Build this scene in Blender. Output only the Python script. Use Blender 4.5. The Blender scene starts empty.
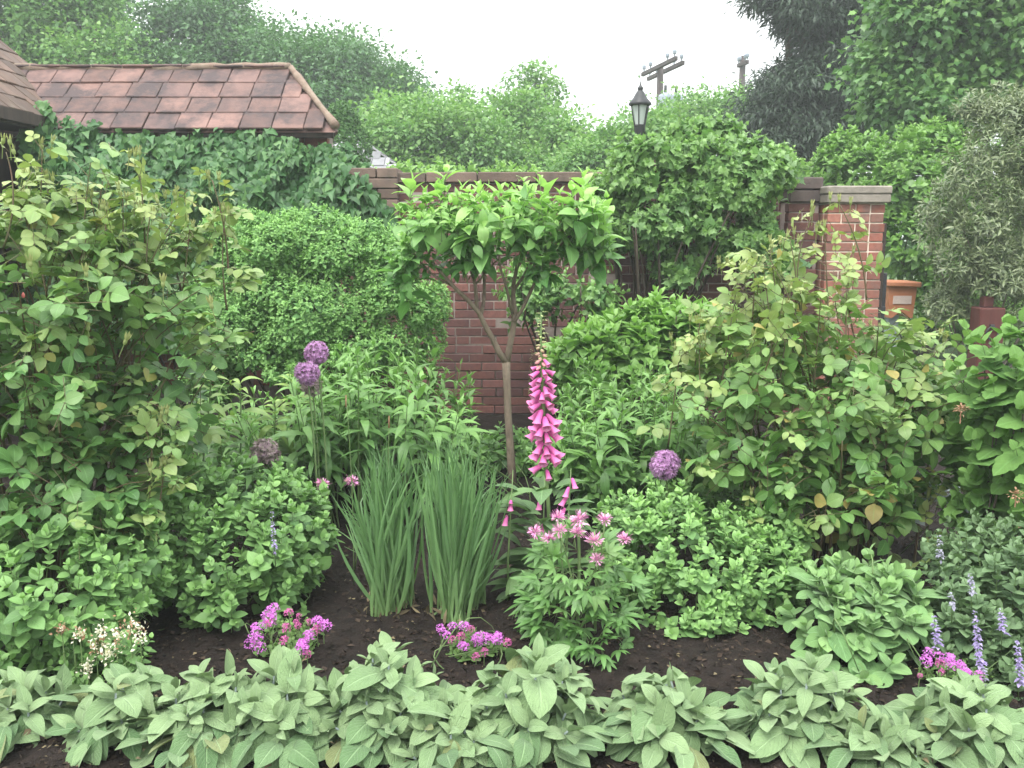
import bpy, math, random
import numpy as np

# ------------------------------------------------------------------ camera, sky, sun, exposure
scene = bpy.context.scene
COL = scene.collection
rng = np.random.default_rng(11)
random.seed(11)

F_PX, PITCH, EYE = 943.0, math.radians(9.4), 1.6
cam_d = bpy.data.cameras.new('camera')
cam_d.sensor_width = 36.0
cam_d.lens = 36.0 * F_PX / 1024.0
cam_d.clip_start, cam_d.clip_end = 0.05, 2000.0
cam = bpy.data.objects.new('camera', cam_d)
COL.objects.link(cam)
cam.location = (0, 0, EYE)
cam.rotation_euler = (math.pi / 2 - PITCH, 0, 0)
scene.camera = cam

SUN_EL, SUN_AZ = math.radians(58), math.radians(205)      # azimuth measured from +Y clockwise
world = bpy.data.worlds.new('World')
scene.world = world
world.use_nodes = True
wn = world.node_tree
wn.nodes.clear()
w_out = wn.nodes.new('ShaderNodeOutputWorld')
w_bg = wn.nodes.new('ShaderNodeBackground')
w_sky = wn.nodes.new('ShaderNodeTexSky')
w_sky.sky_type = 'NISHITA'
w_sky.sun_disc = False
w_sky.sun_elevation = SUN_EL
w_sky.sun_rotation = SUN_AZ
w_sky.air_density, w_sky.dust_density, w_sky.ozone_density = 1.0, 4.0, 1.0
w_mix = wn.nodes.new('ShaderNodeMix')                       # thick bright cloud over the sky
w_mix.data_type = 'RGBA'
w_mix.inputs[0].default_value = 0.90
w_mix.inputs[7].default_value = (12.3, 12.7, 12.7, 1)
wn.links.new(w_sky.outputs[0], w_mix.inputs[6])
w_co = wn.nodes.new('ShaderNodeTexCoord')                     # overcast sky: brighter overhead than at the horizon
w_sep = wn.nodes.new('ShaderNodeSeparateXYZ')
w_rng = wn.nodes.new('ShaderNodeMapRange')
w_rng.inputs[3].default_value, w_rng.inputs[4].default_value = 0.55, 1.55
w_mul = wn.nodes.new('ShaderNodeMix')
w_mul.data_type, w_mul.blend_type = 'RGBA', 'MULTIPLY'
w_mul.inputs[0].default_value = 1.0
wn.links.new(w_co.outputs['Generated'], w_sep.inputs[0])
wn.links.new(w_sep.outputs[2], w_rng.inputs[0])
wn.links.new(w_mix.outputs[2], w_mul.inputs[6])
wn.links.new(w_rng.outputs[0], w_mul.inputs[7])
wn.links.new(w_mul.outputs[2], w_bg.inputs[0])
w_bg.inputs[1].default_value = 0.085
wn.links.new(w_bg.outputs[0], w_out.inputs[0])

sun_d = bpy.data.lights.new('sun', 'SUN')
sun_d.energy = 1.3
sun_d.angle = math.radians(28)
sun_d.color = (1.0, 0.97, 0.92)
sun = bpy.data.objects.new('sun', sun_d)
COL.objects.link(sun)
sun.location = (0, 0, 30)
sun.rotation_euler = (math.pi / 2 - SUN_EL, 0, math.pi - SUN_AZ)

scene.view_settings.view_transform = 'Standard'
scene.view_settings.look = 'None'
scene.view_settings.exposure = 1.32
scene.view_settings.gamma = 1.0
scene.view_settings.use_curve_mapping = False
scene.cycles.use_denoising = True
scene.cycles.max_bounces = 8
scene.cycles.diffuse_bounces = 4
scene.cycles.glossy_bounces = 2
scene.cycles.transmission_bounces = 5
scene.cycles.volume_bounces = 1

# ------------------------------------------------------------------ picture-to-place helpers (used once, to measure)
CT, ST = math.cos(PITCH), math.sin(PITCH)
def ray(px, py):
    x, y = (px - 512) / F_PX, (384 - py) / F_PX
    return np.array([x, CT + y * ST, -ST + y * CT])
def at(px, py, Y):
    d = ray(px, py)
    return np.array([0, 0, EYE]) + d * (Y / d[1])
def gp(px, py, z=0.0):
    d = ray(px, py)
    return np.array([0, 0, EYE]) + d * ((z - EYE) / d[2])
def mpp(Y):                                                  # metres per pixel at a distance
    return Y / F_PX * 1.01

def norm(v):
    v = np.asarray(v, float)
    return v / np.maximum(np.linalg.norm(v, axis=-1, keepdims=True), 1e-9)
def rand_unit(n):
    return norm(rng.normal(size=(n, 3)))
def U(a, b, n=None):
    return rng.uniform(a, b, n)

# ------------------------------------------------------------------ mesh building
class MB:
    def __init__(s):
        s.V, s.L, s.S, s.UV, s.T, s.M, s.n = [], [], [], [], [], [], 0
    def add(s, V, F, uv=None, tint=None, mat=0):
        V = np.asarray(V, float).reshape(-1, 3)
        F = np.asarray(F, np.int64)
        n = len(V)
        s.V.append(V)
        s.L.append((F + s.n).ravel())
        s.S.append(np.full(len(F), F.shape[1]))
        s.UV.append(np.zeros((n, 2)) if uv is None else np.asarray(uv, float))
        s.T.append(np.zeros(n) if tint is None else np.broadcast_to(np.asarray(tint, float), (n,)))
        s.M.append(np.full(len(F), mat))
        s.n += n
    def build(s, name, mats, parent=None, smooth=True, floor=None):
        me = bpy.data.meshes.new(name)
        V = np.concatenate(s.V)
        if floor is not None:                                  # leaves lie on the soil instead of passing through it
            low = V[:, 2] < floor
            V[low, 2] = floor + (V[low, 2] - floor) * .04
        if parent is not None:
            V = V - np.array(parent.location)
        L, S = np.concatenate(s.L), np.concatenate(s.S)
        me.vertices.add(len(V))
        me.vertices.foreach_set('co', V.astype(np.float32).ravel())
        me.loops.add(len(L))
        me.loops.foreach_set('vertex_index', L.astype(np.int32))
        me.polygons.add(len(S))
        me.polygons.foreach_set('loop_start', np.concatenate([[0], np.cumsum(S)[:-1]]).astype(np.int32))
        me.polygons.foreach_set('material_index', np.concatenate(s.M).astype(np.int32))
        me.polygons.foreach_set('use_smooth', np.full(len(S), smooth))
        uvl = me.uv_layers.new(name='UVMap')
        uvl.data.foreach_set('uv', np.concatenate(s.UV)[L].astype(np.float32).ravel())
        a = me.attributes.new('tint', 'FLOAT', 'POINT')
        a.data.foreach_set('value', np.concatenate(s.T).astype(np.float32))
        me.update(calc_edges=True)
        for m in (mats if isinstance(mats, (list, tuple)) else [mats]):
            me.materials.append(m)
        o = bpy.data.objects.new(name, me)
        COL.objects.link(o)
        if parent is not None:
            o.parent = parent
        return o

def thing(name, label, cat, loc, group=None):
    o = bpy.data.objects.new(name, None)
    COL.objects.link(o)
    o.empty_display_size = 0.1
    o.location = tuple(float(c) for c in loc)
    o['label'] = label
    o['category'] = cat
    if group:
        o['group'] = group
    return o

BOXF = np.array([[0, 3, 2, 1], [4, 5, 6, 7], [0, 1, 5, 4], [1, 2, 6, 5], [2, 3, 7, 6], [3, 0, 4, 7]])
def box(mb, lo, hi, mat=0, bev=0.0, tint=None):
    lo, hi = np.array(lo, float), np.array(hi, float)
    c, h = (lo + hi) / 2, (hi - lo) / 2
    obox(mb, c, (1, 0, 0), (0, 1, 0), (0, 0, 1), h, mat, bev, tint)
def obox(mb, c, ax, ay, az, h, mat=0, bev=0.0, tint=None):
    """box with half sizes h along three axes; with bev the corners are cut back"""
    c, ax, ay, az = (np.array(v, float) for v in (c, ax, ay, az))
    sg = np.array([[-1, -1, -1], [1, -1, -1], [1, 1, -1], [-1, 1, -1], [-1, -1, 1], [1, -1, 1], [1, 1, 1], [-1, 1, 1]], float)
    A = np.stack([ax, ay, az])
    if bev <= 0:
        mb.add(c + (sg * h) @ A, BOXF, tint=tint, mat=mat)
        return
    V, F = [], []
    for k in range(3):                                        # three vertices per corner
        hh = np.array(h, float) - bev
        hh[k] = h[k]
        V.append(sg * hh)
    V = np.concatenate(V)
    quad = {0: ([0, 3, 7, 4], [1, 2, 6, 5]), 1: ([0, 1, 5, 4], [3, 2, 6, 7]), 2: ([0, 1, 2, 3], [4, 5, 6, 7])}
    for k in range(3):
        for q in quad[k]:
            F.append([i + 8 * k for i in q])
    for i in range(8):
        for j in range(i + 1, 8):
            d = np.nonzero(sg[i] != sg[j])[0]
            if len(d) == 1:
                a, b = [k for k in range(3) if k != d[0]]
                F.append([i + 8 * a, j + 8 * a, j + 8 * b, i + 8 * b])
    n0 = mb.n
    mb.add(c + V @ A, F, tint=tint, mat=mat)
    tri = [[i, i + 8, i + 16] for i in range(8)]
    mb.L.append((np.array(tri) + n0).ravel()); mb.S.append(np.full(8, 3)); mb.M.append(np.full(8, mat))

def tube(mb, pts, rad, sides=6, mat=0, tint=None, cap=True):
    pts = np.asarray(pts, float)
    n = len(pts)
    rad = np.broadcast_to(np.asarray(rad, float), (n,))
    T = norm(np.gradient(pts, axis=0))
    ref = np.array([0.13, 0.2, 1.0]) if abs(T[0][2]) < 0.9 else np.array([1.0, 0.13, 0.2])
    A = norm(np.cross(T, ref)); B = np.cross(T, A)
    ang = np.linspace(0, 2 * np.pi, sides, endpoint=False)
    V = pts[:, None] + rad[:, None, None] * (np.cos(ang)[None, :, None] * A[:, None] + np.sin(ang)[None, :, None] * B[:, None])
    i = np.arange(n - 1)[:, None] * sides; j = np.arange(sides)[None]; j2 = (j + 1) % sides
    F = np.stack([i + j, i + j2, i + sides + j2, i + sides + j], -1).reshape(-1, 4)
    lens = np.concatenate([[0], np.cumsum(np.linalg.norm(np.diff(pts, axis=0), axis=1))])
    uv = np.stack(np.broadcast_arrays(ang[None] / (2 * np.pi), lens[:, None]), -1).reshape(-1, 2)
    n0 = mb.n
    mb.add(V.reshape(-1, 3), F, uv, tint, mat)
    if cap:
        for r, f in ((0, False), (n - 1, True)):
            idx = n0 + r * sides + np.arange(sides)
            mb.L.append(idx if f else idx[::-1]); mb.S.append(np.array([sides])); mb.M.append(np.array([mat]))

def segs(mb, A, B, ra, rb, sides=4, mat=0, tint=None):
    """many straight tapered sticks at once"""
    A, B = np.asarray(A, float), np.asarray(B, float)
    n = len(A)
    T = norm(B - A)
    X = norm(np.cross(T, norm(np.array([0.31, 0.17, 0.9]) + 0 * T))); Y = np.cross(T, X)
    ang = np.linspace(0, 2 * np.pi, sides, endpoint=False)
    off = np.cos(ang)[None, :, None] * X[:, None] + np.sin(ang)[None, :, None] * Y[:, None]
    ra = np.broadcast_to(ra, (n,))[:, None, None]; rb = np.broadcast_to(rb, (n,))[:, None, None]
    V = np.concatenate([A[:, None] + off * ra, B[:, None] + off * rb], 1)
    j = np.arange(sides); j2 = (j + 1) % sides
    f = np.stack([j, j2, sides + j2, sides + j], -1)
    F = (np.arange(n)[:, None, None] * 2 * sides + f[None]).reshape(-1, 4)
    mb.add(V.reshape(-1, 3), F, None, None if tint is None else np.repeat(np.broadcast_to(tint, (n,)), 2 * sides), mat)

def curve(p0, p1, bend, n=8):
    """bowed path from p0 to p1"""
    t = np.linspace(0, 1, n)[:, None]
    return np.asarray(p0) * (1 - t) + np.asarray(p1) * t + np.asarray(bend) * (4 * t * (1 - t))

def lathe(mb, prof, c, axis=(0, 0, 1), sides=12, mat=0, scallop=0.0, tint=None):
    axis = norm(axis); ref = np.array([1, 0, 0]) if abs(axis[0]) < 0.9 else np.array([0, 1, 0])
    X = norm(np.cross(axis, ref)); Y = np.cross(axis, X)
    ang = np.linspace(0, 2 * np.pi, sides, endpoint=False)
    ring = np.cos(ang)[:, None] * X + np.sin(ang)[:, None] * Y
    V = np.stack([np.asarray(c) + axis * h + ring * max(r, 1e-4) for h, r in prof])
    n = len(prof)
    i = np.arange(n - 1)[:, None] * sides; j = np.arange(sides)[None]; j2 = (j + 1) % sides
    F = np.stack([i + j, i + j2, i + sides + j2, i + sides + j], -1).reshape(-1, 4)
    uv = np.stack(np.broadcast_arrays(ang[None] / 6.283, np.linspace(0, 1, n)[:, None]), -1).reshape(-1, 2)
    mb.add(V.reshape(-1, 3), F, uv, tint, mat)

# ------------------------------------------------------------------ leaves
def tpl(W, peak=0.4, power=1.0, nu=2, nv=4, fold=0.25, droop=0.4, wave=0.0, lift=0.0, tip=1.0, serr=0.0, ph=0.0):
    """leaf of unit length along +Y, upper face +Z; W is the half width"""
    v = np.linspace(0, 1, nv + 1)
    e = math.log(0.5) / math.log(peak)
    hw = W * np.sin(np.pi * np.clip(v ** e, 0, 1)) ** power
    hw = hw * (1 - v ** 6 * 0.3 * tip)
    hw = np.maximum(hw, W * 0.05)
    if serr:
        hw = hw * (1 + serr * np.where(np.arange(nv + 1) % 2, 1, -1))
    th = lift - droop * v
    ds = 1.0 / nv
    y = np.concatenate([[0], np.cumsum(np.cos((th[1:] + th[:-1]) / 2) * ds)])
    z = np.concatenate([[0], np.cumsum(np.sin((th[1:] + th[:-1]) / 2) * ds)])
    u = np.linspace(-1, 1, nu + 1)
    X = u[None] * hw[:, None]
    Z = z[:, None] + fold * np.abs(u)[None] ** 1.3 * hw[:, None] + wave * np.sin(v[:, None] * 9 + ph + u[None] * 1.4) * np.abs(u)[None] * W
    Yc = np.broadcast_to(y[:, None], X.shape)
    V = np.stack([X, Yc, Z], -1).reshape(-1, 3)
    i = np.arange(nv)[:, None] * (nu + 1); j = np.arange(nu)[None]
    Fq = np.stack([i + j, i + j + 1, i + nu + 2 + j, i + nu + 1 + j], -1).reshape(-1, 4)
    uv = np.stack(np.broadcast_arrays((u[None] + 1) / 2, v[:, None]), -1).reshape(-1, 2)
    return V, Fq, uv

def tpl_lobed(half, fold=0.2, droop=0.3, ctr=0.35):
    half = np.array(half, float)
    out = np.concatenate([half, (half[1:-1] * [-1, 1])[::-1]])
    P = np.concatenate([[[0, ctr]], out])
    Z = fold * np.abs(P[:, 0]) - droop * P[:, 1] ** 2
    V = np.stack([P[:, 0], P[:, 1], Z], -1)
    m = len(out); k = np.arange(m)
    Ft = np.stack([np.zeros(m, int), 1 + k, 1 + (k + 1) % m], -1)[:, ::-1]
    return V, Ft, np.stack([P[:, 0] + 0.5, P[:, 1]], -1)

def diamond(W, fold=0.3, droop=0.25):
    V = np.array([[0, 0, 0], [-W, .45, fold * W], [0, 1, -droop], [W, .45, fold * W]], float)
    return V, np.array([[0, 3, 2, 1]]), np.array([[.5, 0], [0, .45], [.5, 1], [1, .45]])

def inst(mb, tpls, P, D, N, L, W=None, tint=None, mat=0):
    P = np.asarray(P, float); n = len(P)
    if n == 0: return
    D = norm(np.broadcast_to(D, (n, 3))); N = np.broadcast_to(N, (n, 3))
    S = norm(np.cross(D, N)); N = np.cross(S, D)
    L = np.broadcast_to(np.asarray(L, float), (n,)); W = L if W is None else np.broadcast_to(W, (n,))
    tint = np.zeros(n) if tint is None else np.broadcast_to(tint, (n,))
    which = rng.integers(0, len(tpls), n)
    for t, (V, F, uv) in enumerate(tpls):
        m = which == t
        k = int(m.sum())
        if not k: continue
        X = (V[None, :, 0:1] * (S[m] * W[m][:, None])[:, None] + V[None, :, 1:2] * (D[m] * L[m][:, None])[:, None]
             + V[None, :, 2:3] * (N[m] * L[m][:, None])[:, None] + P[m][:, None])
        nv = len(V)
        FF = (np.arange(k)[:, None, None] * nv + F[None]).reshape(-1, F.shape[1])
        mb.add(X.reshape(-1, 3), FF, np.tile(uv, (k, 1)), np.repeat(tint[m], nv), mat)

def perp(D):
    A = norm(np.cross(D, rand_unit(len(D))))
    return A, np.cross(D, A)

def shoots(mb, tpls, P, D, pairs, gap, L, open0=20, open1=80, tip_scale=0.45, young=2, mat=0, tint0=None, whorl=2, jit=0.12, stem=None, smat=1, Lvar=.18):
    """leafy shoots ending at P and pointing along D: opposite leaves (or whorls), small and pale at the tip"""
    n = len(P)
    A, B = perp(D)
    L = np.broadcast_to(L, (n,)); gap = np.broadcast_to(gap, (n,))
    for k in range(pairs):
        base = P - D * (gap * k)[:, None]
        f = min(1.0, tip_scale + (1 - tip_scale) * k / max(1, young))
        op = math.radians(open0 + (open1 - open0) * min(1.0, k / max(1, pairs - 1)) ** 0.8)
        for q in range(whorl):
            a = 2 * math.pi * q / whorl + (k % 2) * math.pi / whorl + rng.normal(0, 0.25, n)
            R = np.cos(a)[:, None] * A + np.sin(a)[:, None] * B
            o = op + rng.normal(0, 0.15, n)
            d = R * np.sin(o)[:, None] + D * np.cos(o)[:, None] + rng.normal(0, jit, (n, 3))
            nn = D * np.sin(o)[:, None] - R * np.cos(o)[:, None] + rng.normal(0, jit, (n, 3)) + np.array([0, 0, .25])
            t = np.clip((1 - k / pairs) * 0.9 + (0 if tint0 is None else tint0) + rng.normal(0, .12, n), 0, 1)
            l = L * f * (1 + rng.normal(0, Lvar, n)).clip(.5, 1.5)
            inst(mb, tpls, base, d, nn, l, None, t, mat)
    if stem:
        segs(mb, P, P - D * (gap * (pairs + 1))[:, None], stem * .6, stem, 3, smat)

def lobe(px, py, Y, rx, ry, rd):
    """an ellipsoid of foliage: centre seen at a pixel, half sizes in pixels, depth in metres"""
    s = mpp(Y)
    return (at(px, py, Y), np.array([rx * s, rd, ry * s]))

def sublobes(lobes, k, frac, zmin=-.45, reach=.78):
    """break each big ellipsoid into overlapping boughs, so the crown has light tops and dark hollows"""
    out = []
    for c, r in lobes:
        d = []
        while len(d) < k:
            u = rand_unit(1)[0]
            if u[2] < zmin or u[1] > .6: continue
            if all(np.dot(u, q) < .72 for q in d) or rng.random() < .08: d.append(u)
        for u in d:
            f = frac * rng.uniform(.75, 1.25)
            out.append((c + u * r * reach, np.array([r[0], (r[0] + r[1] + r[2]) / 3, r[2]]) * f))
        out.append((c - np.array([0, 0, .1 * r[2]]), r * .72))
    return out

def lobes_pts(lobes, n, rough=0.16, zmin=-0.55, back=0.35, fill=0.0, freq=2.2):
    """points near the outer skin of a union of ellipsoids, the outward direction at each"""
    w = np.array([(r[0] * r[2] + r[0] * r[1] + r[1] * r[2]) for _, r in lobes]); w = w / w.sum()
    out_p, out_d = [], []
    need = n
    ph = U(0, 6.28, 6)
    for _ in range(12):
        m = int(need * 2.2) + 20
        k = rng.choice(len(lobes), m, p=w)
        C = np.array([lobes[i][0] for i in k]); R = np.array([lobes[i][1] for i in k])
        d = rand_unit(m)
        ok = (d[:, 2] > zmin) & ((d[:, 1] < back) | (rng.random(m) < 0.25))
        d, C, R = d[ok], C[ok], R[ok]
        bump = (np.sin(C[:, 0] * 3 + d[:, 0] * freq * 2 + ph[0]) * np.sin(d[:, 2] * freq * 2.3 + ph[1]) + .6 * np.sin(d[:, 0] * freq * 5 + ph[2]) * np.sin(d[:, 2] * freq * 4.6 + ph[3]))
        s = 1 + rough * (bump * .7 + rng.normal(0, .35, len(d))) - np.where(rng.random(len(d)) < fill, U(0, .55, len(d)), 0)
        p = C + d * R * s[:, None]
        keep = np.ones(len(p), bool)
        for c, r in lobes:
            keep &= (((p - c) / r) ** 2).sum(1) > 0.5
        keep &= p[:, 2] > 0.02
        if fill: keep |= (rng.random(len(p)) < fill) & (p[:, 2] > .02)
        p, dd = p[keep], norm(d / R)[keep]
        out_p.append(p); out_d.append(dd); need -= len(p)
        if need <= 0: break
    P, D = np.concatenate(out_p)[:n], np.concatenate(out_d)[:n]
    return P, D
HAZE = 0.0032
# ------------------------------------------------------------------ materials
def nt_new(name):
    m = bpy.data.materials.new(name)
    m.use_nodes = True
    nt = m.node_tree
    nt.nodes.clear()
    out = nt.nodes.new('ShaderNodeOutputMaterial')
    return m, nt, out
def N(nt, typ, **kw):
    n = nt.nodes.new(typ)
    for k, v in kw.items():
        setattr(n, k, v)
    return n
def mathn(nt, op, a, b=None, c=None, clamp=False):
    n = N(nt, 'ShaderNodeMath', operation=op, use_clamp=clamp)
    for i, x in enumerate((a, b, c)):
        if x is None: continue
        if isinstance(x, (int, float)): n.inputs[i].default_value = x
        else: nt.links.new(x, n.inputs[i])
    return n.outputs[0]
def mixc(nt, fac, a, b, blend='MIX'):
    n = N(nt, 'ShaderNodeMix', data_type='RGBA', blend_type=blend)
    for i, x in ((0, fac), (6, a), (7, b)):
        if isinstance(x, (int, float)): n.inputs[i].default_value = x
        elif isinstance(x, tuple): n.inputs[i].default_value = (*x, 1)
        else: nt.links.new(x, n.inputs[i])
    return n.outputs[2]
def maprange(nt, x, a, b, c, d):
    n = N(nt, 'ShaderNodeMapRange')
    nt.links.new(x, n.inputs[0])
    for i, v in enumerate((a, b, c, d)): n.inputs[i + 1].default_value = v
    return n.outputs[0]
def noise(nt, vec, scale, detail=3, rough=.55):
    n = N(nt, 'ShaderNodeTexNoise')
    n.inputs['Scale'].default_value = scale; n.inputs['Detail'].default_value = detail; n.inputs['Roughness'].default_value = rough
    if vec is not None: nt.links.new(vec, n.inputs['Vector'])
    return n.outputs[0]
def objco(nt):
    return N(nt, 'ShaderNodeTexCoord').outputs['Object']

def leaf_mat(name, c0, c1, young=None, yfac=.8, rough=.5, spec=.35, trans=.28, vein=.25, lat=7, bump=.25, old=None, oldp=.03, sheen=0.0, rug=0.0, veinc=None):
    if spec >= .25 and young and bump is not None and 'flower' not in name:
        c0 = tuple(x * .82 for x in c0); spec = min(.6, spec * 1.5); rough *= .88     # low end of leaf colours darkened to paint in shade between leaves; glossier too
    m, nt, out = nt_new(name)
    geo = N(nt, 'ShaderNodeNewGeometry'); rnd = geo.outputs['Random Per Island']
    uv = N(nt, 'ShaderNodeTexCoord').outputs['UV']
    sep = N(nt, 'ShaderNodeSeparateXYZ'); nt.links.new(uv, sep.inputs[0])
    col = mixc(nt, rnd, c0, c1)
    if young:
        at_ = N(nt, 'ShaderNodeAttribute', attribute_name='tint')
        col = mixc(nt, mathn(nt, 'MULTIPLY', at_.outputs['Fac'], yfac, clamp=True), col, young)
    if old:
        r2 = mathn(nt, 'FRACT', mathn(nt, 'MULTIPLY', rnd, 37.7))
        col = mixc(nt, mathn(nt, 'MULTIPLY', mathn(nt, 'LESS_THAN', r2, oldp), .8), col, old)
    bl = noise(nt, objco(nt), 26, 2)
    col = mixc(nt, 1.0, col, mixc(nt, bl, (.74, .76, .74), (1.26, 1.22, 1.22)), 'MULTIPLY')
    a = mathn(nt, 'ABSOLUTE', mathn(nt, 'SUBTRACT', sep.outputs[0], .5))
    rib = maprange(nt, a, .015, .05, 1, 0)
    s = mathn(nt, 'PINGPONG', mathn(nt, 'SUBTRACT', mathn(nt, 'MULTIPLY', sep.outputs[1], float(lat)), mathn(nt, 'MULTIPLY', a, lat * .75)), .5)
    side = maprange(nt, s, 0.0, .14, 1, 0)
    v = mathn(nt, 'MAXIMUM', rib, mathn(nt, 'MULTIPLY', side, .55))
    if vein:
        col = mixc(nt, mathn(nt, 'MULTIPLY', v, vein), col, veinc or tuple(min(.9, x * 1.7 + .03) for x in c1))
    p = N(nt, 'ShaderNodeBsdfPrincipled')
    nt.links.new(col, p.inputs['Base Color'])
    p.inputs['Roughness'].default_value = rough
    p.inputs['Specular IOR Level'].default_value = spec
    if sheen:
        p.inputs['Sheen Weight'].default_value = sheen
        p.inputs['Sheen Roughness'].default_value = .5
    if bump:
        b = N(nt, 'ShaderNodeBump'); b.inputs['Strength'].default_value = bump; b.inputs['Distance'].default_value = .004
        h = mathn(nt, 'SUBTRACT', 1.0, v)
        if rug:
            h = mathn(nt, 'ADD', h, mathn(nt, 'MULTIPLY', noise(nt, objco(nt), 240, 2), rug))
        nt.links.new(h, b.inputs['Height']); nt.links.new(b.outputs[0], p.inputs['Normal'])
    t = N(nt, 'ShaderNodeBsdfTranslucent')
    nt.links.new(mixc(nt, 1.0, col, (1.12, 1.24, .75), 'MULTIPLY'), t.inputs[0])
    mx = N(nt, 'ShaderNodeMixShader'); mx.inputs[0].default_value = trans
    nt.links.new(p.outputs[0], mx.inputs[1]); nt.links.new(t.outputs[0], mx.inputs[2])
    nt.links.new(mx.outputs[0], out.inputs[0])
    return m

def pmat(name, c0, c1=None, rough=.7, scale=8, isl=0.0, c2=None, bump=0.0, bscale=60, metal=0.0, spec=.4, stain=None, sscale=3, stainlo=.5, stainhi=.75, trans=0.0, stretch=None):
    """noise-mottled surface; isl mixes towards c2 by piece"""
    m, nt, out = nt_new(name)
    co = objco(nt)
    if stretch:
        mp = N(nt, 'ShaderNodeMapping'); mp.inputs['Scale'].default_value = stretch
        nt.links.new(co, mp.inputs[0]); co = mp.outputs[0]
    c1 = c1 or c0
    col = mixc(nt, maprange(nt, noise(nt, co, scale, 4), .3, .7, 0, 1), c0, c1)
    if isl:
        rnd = N(nt, 'ShaderNodeNewGeometry').outputs['Random Per Island']
        col = mixc(nt, mathn(nt, 'MULTIPLY', mathn(nt, 'POWER', rnd, 1.3), isl), col, c2)
        r3 = mathn(nt, 'FRACT', mathn(nt, 'MULTIPLY', rnd, 17.3))
        col = mixc(nt, 1.0, col, mixc(nt, r3, (.72, .72, .72), (1.28, 1.28, 1.28)), 'MULTIPLY')
    if stain:
        col = mixc(nt, maprange(nt, noise(nt, objco(nt), sscale, 5, .65), stainlo, stainhi, 0, .85), col, stain)
    p = N(nt, 'ShaderNodeBsdfPrincipled')
    nt.links.new(col, p.inputs['Base Color'])
    p.inputs['Roughness'].default_value = rough; p.inputs['Metallic'].default_value = metal
    p.inputs['Specular IOR Level'].default_value = spec
    if bump:
        b = N(nt, 'ShaderNodeBump'); b.inputs['Strength'].default_value = bump; b.inputs['Distance'].default_value = .01
        nt.links.new(noise(nt, co, bscale, 4), b.inputs['Height']); nt.links.new(b.outputs[0], p.inputs['Normal'])
    sh = p.outputs[0]
    if trans:
        t = N(nt, 'ShaderNodeBsdfTranslucent'); nt.links.new(col, t.inputs[0])
        mx = N(nt, 'ShaderNodeMixShader'); mx.inputs[0].default_value = trans
        nt.links.new(sh, mx.inputs[1]); nt.links.new(t.outputs[0], mx.inputs[2]); sh = mx.outputs[0]
    nt.links.new(sh, out.inputs[0])
    return m

M = {}
M['soil'] = pmat('soil', (.008, .006, .005), (.024, .017, .014), .95, 14, bump=1.0, bscale=70, spec=.2)
M['mulch'] = pmat('mulch', (.010, .0075, .006), (.018, .013, .010), .95, 20, isl=.55, c2=(.085, .06, .044), spec=.2)
M['debris'] = pmat('debris', (.16, .13, .075), (.24, .20, .12), .9, 20, isl=.6, c2=(.07, .05, .03), spec=.2)
M['lawn'] = pmat('lawn', (.05, .09, .03), (.08, .13, .04), .95, 3, bump=.5, bscale=80)
M['brick'] = pmat('brick', (.13, .058, .05), (.20, .085, .068), .9, 30, isl=.6, c2=(.085, .05, .055), bump=.35, bscale=90, stain=(.05, .04, .045), sscale=2.2, stainlo=.5, stainhi=.8)
M['pier_brick'] = pmat('pier_brick', (.24, .075, .055), (.33, .125, .09), .9, 30, isl=.6, c2=(.26, .17, .13), bump=.35, bscale=90, stain=(.16, .10, .085), sscale=5, stainlo=.45, stainhi=.68)
M['mortar'] = pmat('mortar', (.26, .21, .19), (.34, .28, .25), .95, 25, bump=.4)
M['pier_mortar'] = pmat('pier_mortar', (.46, .38, .30), (.58, .49, .40), .95, 25, bump=.4)
M['coping'] = pmat('coping', (.12, .085, .07), (.18, .125, .10), .9, 8, isl=.4, c2=(.21, .15, .12), bump=.4, stain=(.08, .07, .06), sscale=5)
M['dark_coping'] = pmat('dark_coping', (.075, .06, .058), (.12, .09, .08), .9, 8, bump=.4, bscale=50)
M['stone_cap'] = pmat('stone_cap', (.20, .175, .15), (.30, .265, .225), .9, 14, bump=.4, bscale=50, stain=(.14, .13, .12), sscale=6)
M['tile'] = pmat('tile', (.15, .088, .075), (.21, .125, .105), .85, 7, isl=.5, c2=(.11, .075, .075), bump=.3, bscale=50, stain=(.055, .045, .048), sscale=3.4, stainlo=.42, stainhi=.6)
M['brown_tile'] = pmat('brown_tile', (.10, .065, .05), (.15, .095, .07), .85, 7, isl=.6, c2=(.075, .058, .05), bump=.3, bscale=50, stain=(.20, .19, .13), sscale=4, stainlo=.58, stainhi=.8)
M['ridge'] = pmat('ridge', (.27, .215, .165), (.19, .125, .095), .9, 12, bump=.6, bscale=60, stain=(.16, .14, .1), sscale=7)
M['dark_wood'] = pmat('dark_wood', (.035, .026, .022), (.06, .045, .036), .8, 20, bump=.3, stretch=(1, 1, .1))
M['grey_slate'] = pmat('grey_slate', (.20, .20, .21), (.26, .26, .27), .8, 10, isl=.3, c2=(.16, .16, .17))
M['plaster'] = pmat('plaster', (.5, .47, .42), (.58, .55, .5), .9, 5)
M['bark'] = pmat('bark', (.14, .105, .08), (.23, .18, .135), .95, 40, bump=.8, bscale=60, stretch=(1, 1, .3), stain=(.10, .085, .06), sscale=20)
M['bark_dark'] = pmat('bark_dark', (.05, .038, .03), (.09, .07, .055), .95, 30, bump=.8, bscale=40, stretch=(1, 1, .3))
M['bark_grey'] = pmat('bark_grey', (.13, .105, .085), (.21, .175, .15), .95, 30, bump=.8, bscale=40, stretch=(1, 1, .3))
M['cane'] = pmat('cane', (.13, .075, .05), (.10, .12, .05), .6, 12)
M['green_stem'] = pmat('green_stem', (.10, .17, .06), (.15, .22, .08), .6, 20)
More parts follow.
